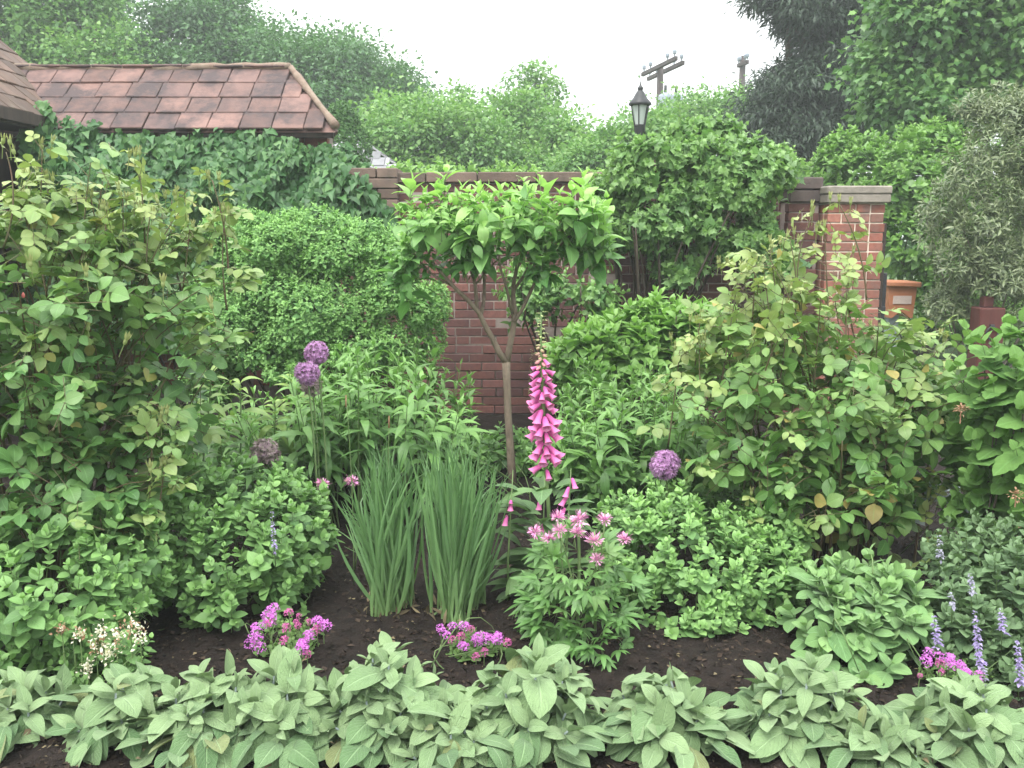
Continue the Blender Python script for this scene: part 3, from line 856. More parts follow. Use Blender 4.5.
mb.build('lid', M['terracotta'], mbx, smooth=False)
mb = MB()
obox(mb, (cx + .0, mY - .004, a[2] - h * .48), (1, 0, 0), (0, 1, 0), (0, 0, 1), (w * .30, .004, h * .115), 0)
lab = mb.build('label', M['label_grey'], mbx, smooth=False)
mb = MB()
obox(mb, (cx - w * .13, mY - .010, a[2] - h * .48), (1, 0, 0), (0, 1, 0), (0, 0, 1), (w * .15, .002, h * .09), 0)
for k, (dx, dz) in enumerate(((.16, .05), (.16, 0), (.16, -.05))):
    obox(mb, (cx + w * dx, mY - .010, a[2] - h * (.48 + dz)), (1, 0, 0), (0, 1, 0), (0, 0, 1), (w * .09, .002, h * .012), 0)
mb.build('paper', M['label_white'], lab, smooth=False)
mb = MB(); box(mb, (cx - .08, mY + .1, -.1), (cx + .02, mY + .2, b[2] + .02), 0)
mb.build('post', M['steel'], mbx, smooth=False)

rY = 8.6
a, b = at(981, 308, rY), at(1001, 372, rY)
rp = thing('red_gate_post', 'dark red painted wooden post with an iron ring among the right hand shrubs', 'post', ((a[0] + b[0]) / 2, rY + .1, 0))
mb = MB(); obox(mb, ((a[0] + b[0]) / 2, rY + .1, a[2] / 2 - .03), (1, 0, 0), (0, 1, 0), (0, 0, 1), ((b[0] - a[0]) / 2, .1, a[2] / 2 + .03), 0, .012)
mb.build('post', M['red_wood'], rp, smooth=False)
mb = MB(); obox(mb, ((a[0] + b[0]) / 2 - .02, rY + .1, a[2] + .05), (1, 0, 0), (0, 1, 0), (0, 0, 1), (.045, .05, .05), 0, .01)
mb.build('post_head', M['red_wood'], rp, smooth=False)
mb = MB()
t = np.linspace(0, 2 * np.pi, 17)
rc = at(991, 333, rY)
tube(mb, np.stack([rc[0] + .055 * np.cos(t), np.full(17, rY - .025), rc[2] + .055 * np.sin(t)], -1), .01, 6)
obox(mb, (rc[0], rY - .01, rc[2] + .06), (1, 0, 0), (0, 1, 0), (0, 0, 1), (.02, .012, .02), 0, .003)
mb.build('iron_ring', M['iron'], rp)

# ------------------------------------------------------------------ thin haze added to stand in for veiling lens glare
mb = MB(); box(mb, (-125, -50, -1.05), (125, 175, 14.5))
hz_ob = mb.build('haze', [], None, smooth=False)
hm, nt, out = nt_new('glare_haze')
pv = N(nt, 'ShaderNodeVolumePrincipled')
pv.inputs['Color'].default_value = (.93, .96, 1.0, 1)
pv.inputs['Density'].default_value = HAZE
pv.inputs['Anisotropy'].default_value = .2
nt.links.new(pv.outputs[0], out.inputs['Volume'])
hz_ob.data.materials.append(hm)
struct(hz_ob, 'stuff', label='thin haze added over the whole garden to mimic veiling lens glare', category='haze')
# ================================================================== plants
UP = np.array([0, 0, 1.0])
def path_z(p): return np.array([p[0], p[1], 0.0])

# ------------------------------------------------------------------ trees beyond the wall
T_FAR = [diamond(.34, .25, .2), diamond(.42, .15, .3), diamond(.28, .4, .15)]
MAPLE_HALF = [(0, 0), (.14, -.05), (.40, .02), (.30, .20), (.56, .42), (.30, .48), (.27, .66), (.12, .70), (0, 1.0)]
T_MAPLE = [tpl_lobed(MAPLE_HALF, .25, .3), tpl_lobed(MAPLE_HALF, -.1, .5), tpl_lobed(MAPLE_HALF, .1, .15)]

def clumps(mb, tp, P, D, per, rad, L, droop=.3, tint=0.0, flat=.7, mat=0):
    n = len(P)
    off = rng.normal(size=(n, per, 3)) * [1, 1, flat]
    off *= (rad * (U(.6, 1.3, n))[:, None, None]) * .62
    Q = (P[:, None] + off).reshape(-1, 3)
    Dn = np.repeat(D, per, 0); o = norm(off.reshape(-1, 3))
    d = o * .8 + Dn * .5 + rng.normal(0, .6, Q.shape) - UP * droop
    nn = UP * .9 + Dn * .5 + rng.normal(0, .45, Q.shape)
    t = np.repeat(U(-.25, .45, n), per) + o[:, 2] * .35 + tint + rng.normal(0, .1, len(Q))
    inst(mb, tp, Q, d, nn, L * U(.7, 1.3, len(Q)), None, np.clip(t, 0, 1), mat)

def tree(name, label, lobes, ncl, per, crad, L, leaf, bark, base_px, Y, group='trees beyond the garden wall', tp=T_FAR, trunk_r=.22, drop=.25, rough=.2, twigs=True, cat='tree', flat=.7, fill=.25):
    c = np.mean([l[0] for l in lobes], 0)
    bx = at(base_px, 300, Y)[0]
    root = thing(name, label, cat, (bx, Y + .2, 0), group)
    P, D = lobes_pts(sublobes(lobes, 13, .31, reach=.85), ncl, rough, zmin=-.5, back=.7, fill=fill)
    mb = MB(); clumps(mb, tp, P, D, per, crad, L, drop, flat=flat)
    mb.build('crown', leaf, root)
    mb = MB()
    fork = np.array([bx + (c[0] - bx) * .4, Y + .2, max(1.0, c[2] * .55)])
    tube(mb, curve((bx, Y + .2, -.1), fork, (rng.normal(0, .1), 0, 0), 7), np.linspace(trunk_r, trunk_r * .7, 7), 8)
    for (lc, lr) in lobes:
        tube(mb, curve(fork, lc, (rng.normal(0, .2), rng.normal(0, .2), -.1), 6), np.linspace(trunk_r * .55, trunk_r * .14, 6), 6)
        k = rng.integers(0, len(P), 40)
        dd = np.linalg.norm((P[k] - lc) / lr, axis=1)
        for q in k[np.argsort(dd)[:9]]:
            tube(mb, curve(lc + (fork - lc) * U(0, .3), P[q], rng.normal(0, .1, 3), 4), np.linspace(trunk_r * .16, trunk_r * .05, 4), 4, cap=False)
    mb.build('trunk', bark, root)
    return root

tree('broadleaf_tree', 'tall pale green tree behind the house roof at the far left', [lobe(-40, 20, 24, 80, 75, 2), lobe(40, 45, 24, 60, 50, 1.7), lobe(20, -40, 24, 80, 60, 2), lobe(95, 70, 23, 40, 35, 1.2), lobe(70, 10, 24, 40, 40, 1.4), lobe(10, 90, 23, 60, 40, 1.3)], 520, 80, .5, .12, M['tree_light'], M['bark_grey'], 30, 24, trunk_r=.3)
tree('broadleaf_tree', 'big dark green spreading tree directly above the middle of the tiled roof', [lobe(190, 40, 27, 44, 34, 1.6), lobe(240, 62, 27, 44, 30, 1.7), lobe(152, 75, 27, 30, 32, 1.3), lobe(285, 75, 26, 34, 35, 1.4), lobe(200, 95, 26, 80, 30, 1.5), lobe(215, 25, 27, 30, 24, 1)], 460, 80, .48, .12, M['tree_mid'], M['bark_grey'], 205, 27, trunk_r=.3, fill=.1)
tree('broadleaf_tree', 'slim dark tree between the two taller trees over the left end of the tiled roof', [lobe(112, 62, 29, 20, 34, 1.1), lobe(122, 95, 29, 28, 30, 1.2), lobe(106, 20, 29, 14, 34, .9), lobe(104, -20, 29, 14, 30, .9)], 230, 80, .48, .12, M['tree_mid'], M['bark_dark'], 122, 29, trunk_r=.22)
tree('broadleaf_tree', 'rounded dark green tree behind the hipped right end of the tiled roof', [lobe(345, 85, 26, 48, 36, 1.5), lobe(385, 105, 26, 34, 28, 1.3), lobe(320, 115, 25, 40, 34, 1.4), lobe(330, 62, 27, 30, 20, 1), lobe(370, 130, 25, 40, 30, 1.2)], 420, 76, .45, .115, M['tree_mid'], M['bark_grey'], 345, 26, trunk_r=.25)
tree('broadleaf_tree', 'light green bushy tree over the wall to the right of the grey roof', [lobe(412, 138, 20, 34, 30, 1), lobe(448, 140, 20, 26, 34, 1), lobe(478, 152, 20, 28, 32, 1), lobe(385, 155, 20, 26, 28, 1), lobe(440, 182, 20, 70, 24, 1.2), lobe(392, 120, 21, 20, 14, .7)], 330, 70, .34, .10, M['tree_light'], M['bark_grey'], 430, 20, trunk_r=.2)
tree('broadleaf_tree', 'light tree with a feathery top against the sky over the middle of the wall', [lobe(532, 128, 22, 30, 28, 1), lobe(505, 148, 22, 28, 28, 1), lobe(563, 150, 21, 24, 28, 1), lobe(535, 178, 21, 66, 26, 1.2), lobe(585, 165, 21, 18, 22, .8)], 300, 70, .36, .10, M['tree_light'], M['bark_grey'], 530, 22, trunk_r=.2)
tree('young_tree', 'sparse young treetop with see-through twigs standing above the other light trees', [lobe(519, 86, 25, 8, 20, .35), lobe(537, 82, 25, 9, 18, .4), lobe(550, 95, 25, 8, 12, .4), lobe(496, 108, 25, 12, 12, .4), lobe(462, 106, 25, 9, 15, .4), lobe(530, 108, 25, 20, 12, .4)], 75, 26, .24, .12, M['tree_light'], M['bark_grey'], 525, 25, trunk_r=.1, rough=.35, fill=.3)
tree('broadleaf_tree', 'small green tree filling the gap behind the lantern and utility pole', [lobe(612, 160, 19, 26, 22, .9), lobe(648, 140, 19, 26, 18, .8), lobe(585, 180, 19, 34, 30, 1)], 240, 66, .3, .095, M['tree_light'], M['bark_grey'], 610, 19, trunk_r=.15)
tree('broadleaf_tree', 'green round-headed tree behind the climbing plant left of the conifer', [lobe(700, 125, 24, 36, 26, 1), lobe(735, 130, 24, 30, 30, 1), lobe(665, 140, 24, 24, 18, .9)], 210, 70, .36, .10, M['tree_light'], M['bark_grey'], 705, 24, trunk_r=.2)
T_CON = [diamond(.10, .3, .15), diamond(.13, .2, .3)]
tree('conifer', 'large dark conifer with drooping boughs on the right against the sky', [lobe(792, 4, 19, 28, 20, .9), lobe(832, 24, 19, 40, 20, 1.2), lobe(860, 10, 19.5, 40, 40, 1.2), lobe(806, 92, 19, 36, 22, 1.1), lobe(778, 122, 19, 24, 26, .8), lobe(825, 118, 19, 45, 32, 1.2), lobe(800, 150, 19, 50, 24, 1.1), lobe(850, 70, 19.5, 34, 36, 1.2), lobe(835, 60, 19, 32, 22, .9), lobe(775, 100, 19, 22, 18, .8), lobe(772, 160, 18.5, 22, 20, .7), lobe(850, -35, 19.5, 80, 30, 1.4)], 900, 120, .30, .15, M['conifer'], M['bark_dark'], 858, 19, tp=T_CON, drop=.7, rough=.3, trunk_r=.3, flat=.45, fill=.2, group='trees beyond the garden wall')
tree('maple_tree', 'leafy green maple in front of the dark conifer at the upper right', [lobe(918, 30, 14, 46, 46, 1), lobe(960, 50, 14, 50, 50, 1.1), lobe(1010, 30, 14, 60, 60, 1.2), lobe(900, 104, 14, 30, 30, .8), lobe(935, 105, 14, 50, 34, .9), lobe(990, 105, 14, 50, 36, 1), lobe(878, 80, 14, 24, 22, .6), lobe(1060, 80, 14, 60, 60, 1.2), lobe(955, -20, 14, 80, 40, 1.2), lobe(895, 130, 14, 22, 18, .5)], 760, 40, .26, .10, M['maple'], M['bark_dark'], 950, 14, tp=T_MAPLE, drop=.45, trunk_r=.2, fill=.12)

def shrub(name, label, cat, lobes, n, pairs, gap, L, leaf, tp, base=None, outward=.7, upw=.5, rough=.16, fill=.12, zmin=-.55, stems='bark_grey', nst=16, group=None, open0=20, open1=80, whorl=2, stem=.002, tip_scale=.45, young=2, sr=.012, back=.35, tint0=None, freq=2.2, jit=.12, sub=None):
    C = np.array([l[0] for l in lobes])
    b = path_z(C.mean(0)) if base is None else np.array(base)
    root = thing(name, label, cat, b, group)
    P, D = lobes_pts(sublobes(lobes, *sub) if sub else lobes, n, rough, zmin, back, fill, freq)
    D = norm(D * outward + UP * upw + rng.normal(0, .22, D.shape))
    mb = MB(); shoots(mb, tp, P, D, pairs, gap * U(.8, 1.2, len(P)), L * U(.75, 1.2, len(P)), open0, open1, tip_scale, young, stem=stem, smat=1, whorl=whorl, tint0=tint0, jit=jit)
    fo = mb.build('foliage', [leaf, M['green_stem']], root, floor=.01)
    if nst:
        mb = MB()
        for k in range(nst):
            p = P[rng.integers(0, len(P))]
            r0 = np.array([rng.normal(0, .07), rng.normal(0, .06), -.02])
            tube(mb, curve(b + r0, p * .97 + b * .03, rng.normal(0, .05, 3) + UP * .05, 7), np.linspace(sr, sr * .35, 7), 5)
        mb.build('stems', M[stems], root)
    return root

T_SM = [tpl(.3, .45, .9, 2, 2, .3, .5), tpl(.34, .4, .8, 2, 2, .15, .8), tpl(.28, .5, .9, 2, 2, .45, .3)]
T_OV = [tpl(.30, .4, .9, 2, 4, .3, .5), tpl(.33, .38, .85, 2, 4, .15, .9), tpl(.28, .42, .9, 2, 4, .4, .3)]
T_LAN = [tpl(.13, .42, .95, 2, 5, .35, .9), tpl(.15, .4, .95, 2, 5, .25, 1.4), tpl(.12, .42, .95, 2, 5, .4, .5), tpl(.14, .4, .95, 2, 5, .2, 1.9, wave=.04)]
T_LIN = [tpl(.10, .45, .9, 2, 3, .35, .5), tpl(.12, .45, .9, 2, 3, .2, .9)]

shrub('thicket_shrub', 'bright green leafy shrub rising behind the brick pier and orange mailbox', 'shrub', [lobe(880, 190, 12, 55, 44, .8), lobe(860, 160, 12.4, 40, 26, .6), lobe(920, 165, 12.2, 40, 30, .7), lobe(910, 240, 11.6, 40, 60, .7), lobe(840, 200, 12.4, 40, 40, .7), lobe(930, 145, 12.6, 36, 22, .6), lobe(930, 290, 11.6, 50, 60, .7), lobe(960, 210, 12, 40, 60, .8), lobe(1020, 220, 12, 50, 80, .8), lobe(1000, 310, 11.8, 60, 60, .7)], 2600, 4, .045, .115, M['thicket'], T_OV, upw=.7, rough=.18, sub=(7, .42))
shrub('olive_shrub', 'grey green narrow leaved evergreen shrub at the right edge behind the gate post', 'shrub', [lobe(985, 190, 9.3, 50, 55, .6), lobe(1020, 160, 9.5, 50, 60, .6), lobe(960, 245, 9.1, 36, 46, .5), lobe(985, 300, 9.1, 50, 50, .5), lobe(1040, 250, 9.3, 60, 80, .6), lobe(1000, 120, 9.6, 36, 30, .4), lobe(952, 300, 9.2, 26, 40, .4)], 2300, 5, .025, .085, M['olive'], T_LIN, upw=.5, rough=.2, sub=(7, .45), stem=.0025)
shrub('clipped_topiary', 'tall rounded clipped evergreen beside the hipped end of the tiled roof', 'topiary', [lobe(342, 124, 14, 17, 20, .25), lobe(346, 150, 14, 24, 30, .34)], 900, 3, .03, .07, M['ivy'], T_SM, rough=.04, fill=.1, nst=6, stem=None)
shrub('hedge', 'green hedge behind the wall under the light trees', 'hedge', [lobe(430, 200, 13, 60, 36, .5), lobe(520, 205, 13, 60, 36, .5), lobe(610, 205, 13, 60, 36, .5), lobe(700, 205, 13, 60, 40, .5), lobe(780, 200, 13, 40, 40, .5)], 1100, 4, .05, .12, M['tree_light'], T_OV, rough=.2, nst=10, stem=None)
shrub('hedge', 'shaded hedge far behind the orange mailbox and the olive shrub', 'hedge', [lobe(880, 245, 16, 60, 50, .6), lobe(950, 240, 16, 60, 60, .6), lobe(1030, 235, 16, 60, 70, .6), lobe(1090, 235, 16, 60, 80, .6)], 900, 4, .06, .15, M['tree_mid'], T_OV, rough=.2, nst=10, stem=None, fill=.3)

# ------------------------------------------------------------------ ivy over the outbuilding wall
root = thing('ivy', 'dark green ivy covering the outbuilding wall below the tiled roof', 'climbing plant', path_z(at(210, 300, 8.3)))
xs = [20, 32, 50, 62, 90, 122, 135, 160, 200, 235, 262, 285, 298, 322, 332, 352, 372, 388, 396]
ys = [112, 102, 108, 121, 124, 134, 131, 134, 132, 129, 130, 134, 143, 145, 143, 152, 172, 190, 215]
n = 17000
px = U(22, 398, n); py = U(96, 345, n)
keep = py > np.interp(px, xs, ys) + 4 * np.sin(px * .25) + rng.normal(0, 1.5, n)
px, py = px[keep], py[keep]
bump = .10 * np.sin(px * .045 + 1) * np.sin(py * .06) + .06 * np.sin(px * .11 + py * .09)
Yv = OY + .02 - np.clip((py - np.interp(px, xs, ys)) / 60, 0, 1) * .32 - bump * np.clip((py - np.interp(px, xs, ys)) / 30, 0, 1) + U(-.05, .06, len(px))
P = np.array([at(a_, b_, y_) for a_, b_, y_ in zip(px, py, Yv)])
IVY_HALF = [(0, 0), (.2, -.12), (.46, .08), (.36, .3), (.24, .5), (0, 1.0)]
T_IVY = [tpl_lobed(IVY_HALF, .15, .35), tpl_lobed(IVY_HALF, -.1, .2), tpl_lobed(IVY_HALF, .3, .5)]
q = U(0, 1, 700); px2 = U(330, 396, 700); py2 = 150 + q * 95
k2 = py2 > np.interp(px2, [330, 348, 366, 380, 396], [150, 165, 180, 196, 222]) + rng.normal(0, 3, 700)
P = np.concatenate([P, [at(a_, b_, 7.84 + rng.uniform(-.08, .05)) for a_, b_ in zip(px2[k2], py2[k2])]]); bump = np.concatenate([bump, np.zeros(k2.sum())])
mb = MB()
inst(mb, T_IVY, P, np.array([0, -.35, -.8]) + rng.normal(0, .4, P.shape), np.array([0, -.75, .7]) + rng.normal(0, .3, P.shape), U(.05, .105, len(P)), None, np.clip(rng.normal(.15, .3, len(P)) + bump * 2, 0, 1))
mb.build('foliage', M['ivy'], root)
mb = MB()
for k in range(26):
    x0 = at(rng.uniform(60, 380), 300, OY)[0]
    tube(mb, [(x0 + .15 * math.sin(q * 2 + k), OY + .05, -.05 + q * .38) for q in range(6)], np.linspace(.014, .005, 6), 5)
mb.build('stems', M['bark_dark'], root)

# ------------------------------------------------------------------ climbing shrub on the wall
root = shrub('climbing_shrub', 'tall climbing shrub with lobed leaves spilling over the wall below the lantern', 'climbing plant', [lobe(650, 175, 7.55, 36, 34, .3), lobe(705, 162, 7.6, 44, 36, .32), lobe(750, 190, 7.5, 34, 42, .3), lobe(690, 215, 7.5, 52, 44, .3), lobe(618, 205, 7.6, 26, 40, .26), lobe(730, 245, 7.5, 46, 34, .28), lobe(640, 240, 7.55, 26, 24, .22), lobe(700, 138, 7.8, 26, 18, .22), lobe(774, 175, 7.6, 18, 24, .2), lobe(765, 262, 7.4, 30, 26, .2), lobe(605, 240, 7.5, 18, 26, .18), lobe(680, 268, 7.45, 24, 18, .18)], 1500, 4, .042, .08, M['vine'], T_MAPLE, base=path_z(at(640, 300, 7.8)), upw=.15, rough=.26, freq=3.4, sub=(6, .5), stems='bark_dark', nst=34, sr=.02, open0=30, open1=95, stem=.003)
tips = [at(x, y, 7.6) for x, y in ((632, 136), (667, 122), (695, 108), (713, 118), (742, 138), (758, 142), (772, 140), (790, 158), (728, 112), (680, 100), (610, 165))]
for t_ in tips:                                               # wispy upright shoots along its top
    mb = MB()
    k = 9
    line = np.array([t_ - UP * .045 * q + rng.normal(0, .006, 3) for q in range(k)])
    tube(mb, line[::-1], np.linspace(.004, .0015, k), 4, 1)
    inst(mb, T_MAPLE, line, rng.normal(0, 1, (k, 3)) * [1, 1, .5], UP + rng.normal(0, .4, (k, 3)), np.linspace(.025, .075, k), None, np.linspace(1, .5, k))
    mb.build('upright_shoot', [M['vine'], M['green_stem']], root)
# loose small branch growth of the same kind, low on the wall behind the trunk
shrub('wall_sapling', 'thin dark stemmed sapling with small leaves against the wall right of the small tree', 'shrub', [lobe(540, 300, 7.3, 26, 30, .2), lobe(520, 285, 7.4, 24, 22, .2), lobe(600, 300, 7.2, 20, 26, .2), lobe(565, 290, 7.3, 30, 22, .2)], 150, 4, .05, .085, M['vine'], T_OV, base=path_z(at(570, 400, 7.5)), upw=.3, rough=.3, stems='bark_dark', nst=14, sr=.016)

# ------------------------------------------------------------------ box hedge, ornamental tree, phlox, peony
shrub('box_shrub', 'large rounded box shrub with tiny leaves, standing left of the small tree', 'shrub', [lobe(325, 300, 6.5, 92, 82, .6), lobe(285, 250, 6.5, 68, 44, .5), lobe(355, 258, 6.5, 58, 42, .45), lobe(395, 320, 6.4, 52, 62, .42), lobe(245, 320, 6.4, 55, 70, .45), lobe(330, 352, 6.3, 90, 42, .5), lobe(240, 232, 6.6, 40, 25, .4), lobe(215, 370, 6.4, 30, 50, .35)], 12000, 3, .016, .040, M['box'], T_SM, rough=.12, fill=.10, upw=.45, stem=None, sub=(16, .30), freq=3.2, zmin=-.8, sr=.02)

tY = 5.5
root = thing('small_tree', 'small multi branched ornamental tree with a bare trunk and large light green leaves', 'tree', gp(514, 497))
b = gp(514, 497)
tY = float(b[1])
T_TREE = [tpl(.25, .42, .85, 2, 6, .3, .7), tpl(.27, .4, .8, 2, 6, .15, 1.1), tpl(.23, .43, .85, 2, 6, .4, .45), tpl(.26, .4, .85, 2, 6, .2, 1.5)]
mb = MB()
fork = at(506, 362, tY)
tube(mb, [b - UP * .05, at(511, 460, tY), at(508, 415, tY + .01), at(507, 385, tY), fork], [.03, .025, .022, .022, .025], 10)
def br(px_list, r0, r1, y0=0.0, y1=0.0):
    k = len(px_list)
    pts = [at(x, y, tY + y0 + (y1 - y0) * i / (k - 1)) for i, (x, y) in enumerate(px_list)]
    f = []
    for i in range(k - 1):
        for t in (0, .5): f.append(pts[i] * (1 - t) + pts[i + 1] * t + rng.normal(0, .004, 3))
    f.append(pts[-1])
    tube(mb, f, np.linspace(r0, r1, len(f)), 7)
br([(506, 364), (492, 340), (478, 312), (455, 287), (432, 262)], .020, .008, 0, -.15)
br([(478, 312), (474, 285), (466, 250), (450, 225)], .012, .006, -.05, .1)
br([(481, 318), (484, 290), (482, 262), (478, 230)], .012, .006, -.03, .2)
br([(507, 362), (512, 335), (514, 310), (514, 285), (521, 250), (530, 220)], .021, .007, 0, .05)
br([(513, 312), (506, 290), (501, 268), (497, 235)], .010, .005, 0, -.2)
br([(514, 322), (526, 300), (538, 278), (556, 250), (580, 225)], .012, .006, 0, -.1)
br([(514, 290), (530, 265), (545, 235), (560, 205)], .010, .005, .02, .25)
br([(455, 287), (430, 272), (410, 250)], .008, .004, -.1, -.2)
br([(466, 250), (440, 215), (425, 195)], .007, .004, .05, .05)
br([(474, 285), (488, 270), (500, 258)], .006, .004, 0, -.1)
mb.build('trunk', M['bark'], root)
lobes = [lobe(428, 218, tY - .1, 30, 24, .25), lobe(468, 208, tY, 36, 26, .3), lobe(520, 208, tY, 46, 24, .35), lobe(574, 204, tY - .05, 26, 24, .28), lobe(500, 232, tY - .1, 50, 18, .3), lobe(414, 252, tY - .15, 18, 20, .2), lobe(560, 232, tY, 30, 18, .26), lobe(470, 245, tY, 26, 14, .25), lobe(408, 268, tY - .15, 12, 16, .15), lobe(592, 240, tY, 14, 20, .18), lobe(536, 258, tY - .1, 16, 12, .15)]
P, D = lobes_pts(sublobes(lobes, 5, .5), 250, .26, zmin=-.6, back=.6, fill=.15)
D = norm(D * .55 + UP * .75 + rng.normal(0, .25, D.shape))
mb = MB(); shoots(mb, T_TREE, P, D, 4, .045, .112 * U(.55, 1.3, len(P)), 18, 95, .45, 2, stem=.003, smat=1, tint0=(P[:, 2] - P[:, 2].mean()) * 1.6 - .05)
for (x, y) in ((446, 172), (412, 182), (425, 196), (462, 190), (604, 212), (478, 186), (500, 192), (525, 190), (545, 188), (560, 195), (590, 192), (411, 188), (583, 178), (437, 190)):   # leading shoots
    p = at(x, y, tY + rng.uniform(-.25, .1))
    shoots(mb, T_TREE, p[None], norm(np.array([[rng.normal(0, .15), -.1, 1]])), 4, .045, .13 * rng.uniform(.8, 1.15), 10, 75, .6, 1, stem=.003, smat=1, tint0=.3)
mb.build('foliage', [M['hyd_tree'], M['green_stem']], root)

def stem_clump(name, label, cat, px0, px1, Y0, Y1, n, z0, z1, leaf, tp, pairs, gap, L, whorl=2, open0=15, open1=105, group=None, lean=.12, dome=.25, r=.004, young=3):
    """upright leafy stems from a patch of ground"""
    Yc = (Y0 + Y1) / 2
    xa, xb = at(px0, 400, Yc)[0], at(px1, 400, Yc)[0]
    root = thing(name, label, cat, ((xa + xb) / 2, Yc, 0), group)
    x, y = U(0, 1, n), U(0, 1, n)
    e = 2 * np.abs(x - .5)
    h = U(z0, z1, n) * (1 - dome * e ** 2)
    B = np.stack([xa + (xb - xa) * (.12 + .76 * x), Y0 + (Y1 - Y0) * (.1 + .8 * y), np.full(n, -.02)], -1)
    T = B + np.stack([(x - .5) * (xb - xa) * .3 + rng.normal(0, lean, n) * .5, (y - .5) * (Y1 - Y0) * .35 + rng.normal(0, lean * .4, n), h], -1)
    D = norm(T - B + rng.normal(0, .05, B.shape))
    mb = MB(); shoots(mb, tp, T, D, pairs, gap * U(.85, 1.15, n), L * U(.8, 1.15, n), open0, open1, .4, young, whorl=whorl)
    mb.build('foliage', leaf, root)
    mb = MB(); segs(mb, B, T, r * 1.2, r * .5, 5)
    mb.build('stems', M['green_stem'], root)
    return root
stem_clump('phlox_clump', 'clump of upright phlox stems with pointed leaves, left of the small tree trunk', 'perennial plant', 275, 470, 4.7, 5.9, 95, .74, .98, M['phlox'], T_LAN, 10, .055, .15)
stem_clump('phlox_clump', 'clump of phlox with drooping pointed leaves, right behind the pink foxglove', 'perennial plant', 562, 720, 4.6, 5.7, 95, .62, .86, M['phlox'], T_LAN, 9, .055, .15)
shrub('peony_bush', 'fresh light green bush in front of the wall, behind the right hand phlox', 'shrub', [lobe(640, 350, 6.5, 66, 40, .4), lobe(700, 340, 6.4, 46, 40, .4), lobe(590, 365, 6.4, 40, 40, .35), lobe(660, 320, 6.6, 30, 24, .3), lobe(755, 355, 6.2, 50, 40, .4)], 460, 4, .045, .125, M['peony'], T_OV, upw=.9, rough=.18, nst=14, stem=.003)
shrub('low_leafy_plant', 'low green leafy plant at the foot of the small tree trunk', 'perennial plant', [lobe(450, 458, 5.6, 34, 32, .25), lobe(562, 458, 5.3, 30, 32, .25), lobe(605, 460, 5.0, 36, 32, .3), lobe(500, 450, 6.1, 50, 22, .25)], 380, 4, .03, .075, M['phlox'], T_OV, upw=.8, nst=10, sr=.004, stems='green_stem')

# lilies: curved leafy stalks left of the alliums
for i, (x0, y0, x1, y1, lab) in enumerate(((197, 470, 211, 374, 'leftmost lily stalk with arching leaves near the left rose'), (234, 460, 240, 384, 'second lily stalk from the left rose, its tip nodding pale green'),
                                           (266, 455, 275, 403, 'shortest pale green lily stalk, above the faded allium'), (290, 455, 294, 377, 'lily stalk just below the pair of purple alliums'))):
    Y = 4.75 + .12 * i
    T, Bq = at(x1, y1, Y), at(x0, y0, Y)
    Bq = np.array([Bq[0] + (Bq[0] - T[0]) * .8, Y + .05, -.02])
    root = thing('lily_stalk', lab, 'lily', Bq, 'lily stalks beside the alliums')
    line = curve(Bq, T, (.02, 0, 0), 22)
    mb = MB(); tube(mb, line, np.linspace(.006, .003, 22), 6); mb.build('stem', M['green_stem'], root)
    mb = MB()
    for k in range(6, 22):
        for q in range(2):
            a_ = rng.uniform(-1.1, 1.1) + (0 if q else math.pi)
            d = np.array([math.cos(a_), math.sin(a_) - .15, .45 + (k > 18) * .8])
            inst(mb, [tpl(.14, .4, .95, 2, 6, .3, 1.7), tpl(.15, .4, .95, 2, 6, .3, 1.2), tpl(.13, .4, .95, 2, 6, .3, 2.2)], line[k][None], d[None], (UP + [0, -.3, 0])[None], rng.uniform(.11, .20) * (1 if k < 19 else .7), None, np.array([max(0, (k - 9) / 12)]))
    mb.build('foliage', M['lily'], root)
# a clump of older drooping leaves behind the lilies
stem_clump('daylily_clump', 'loose clump of long drooping green leaves behind the lily stalks', 'perennial plant', 165, 310, 5.1, 5.7, 34, .5, .72, M['phlox'], [tpl(.09, .45, .9, 2, 6, .3, 1.6), tpl(.08, .45, .9, 2, 6, .3, 1.2)], 7, .06, .20)
T_ = gp(194, 520)
st = thing('wooden_stake', 'short pinkish wooden stake among the lily stalks', 'stake', (at(193, 440, 5.0)[0], 5.0, 0))
mb = MB(); c = at(193, 434, 5.0)
obox(mb, (c[0], 5.0, c[2] / 2 - .03), (1, 0, 0), (0, 1, 0), (0, 0, 1), (.017, .012, c[2] / 2 + .03), 0, .003); mb.build('stake', M['coping'], st, smooth=False)

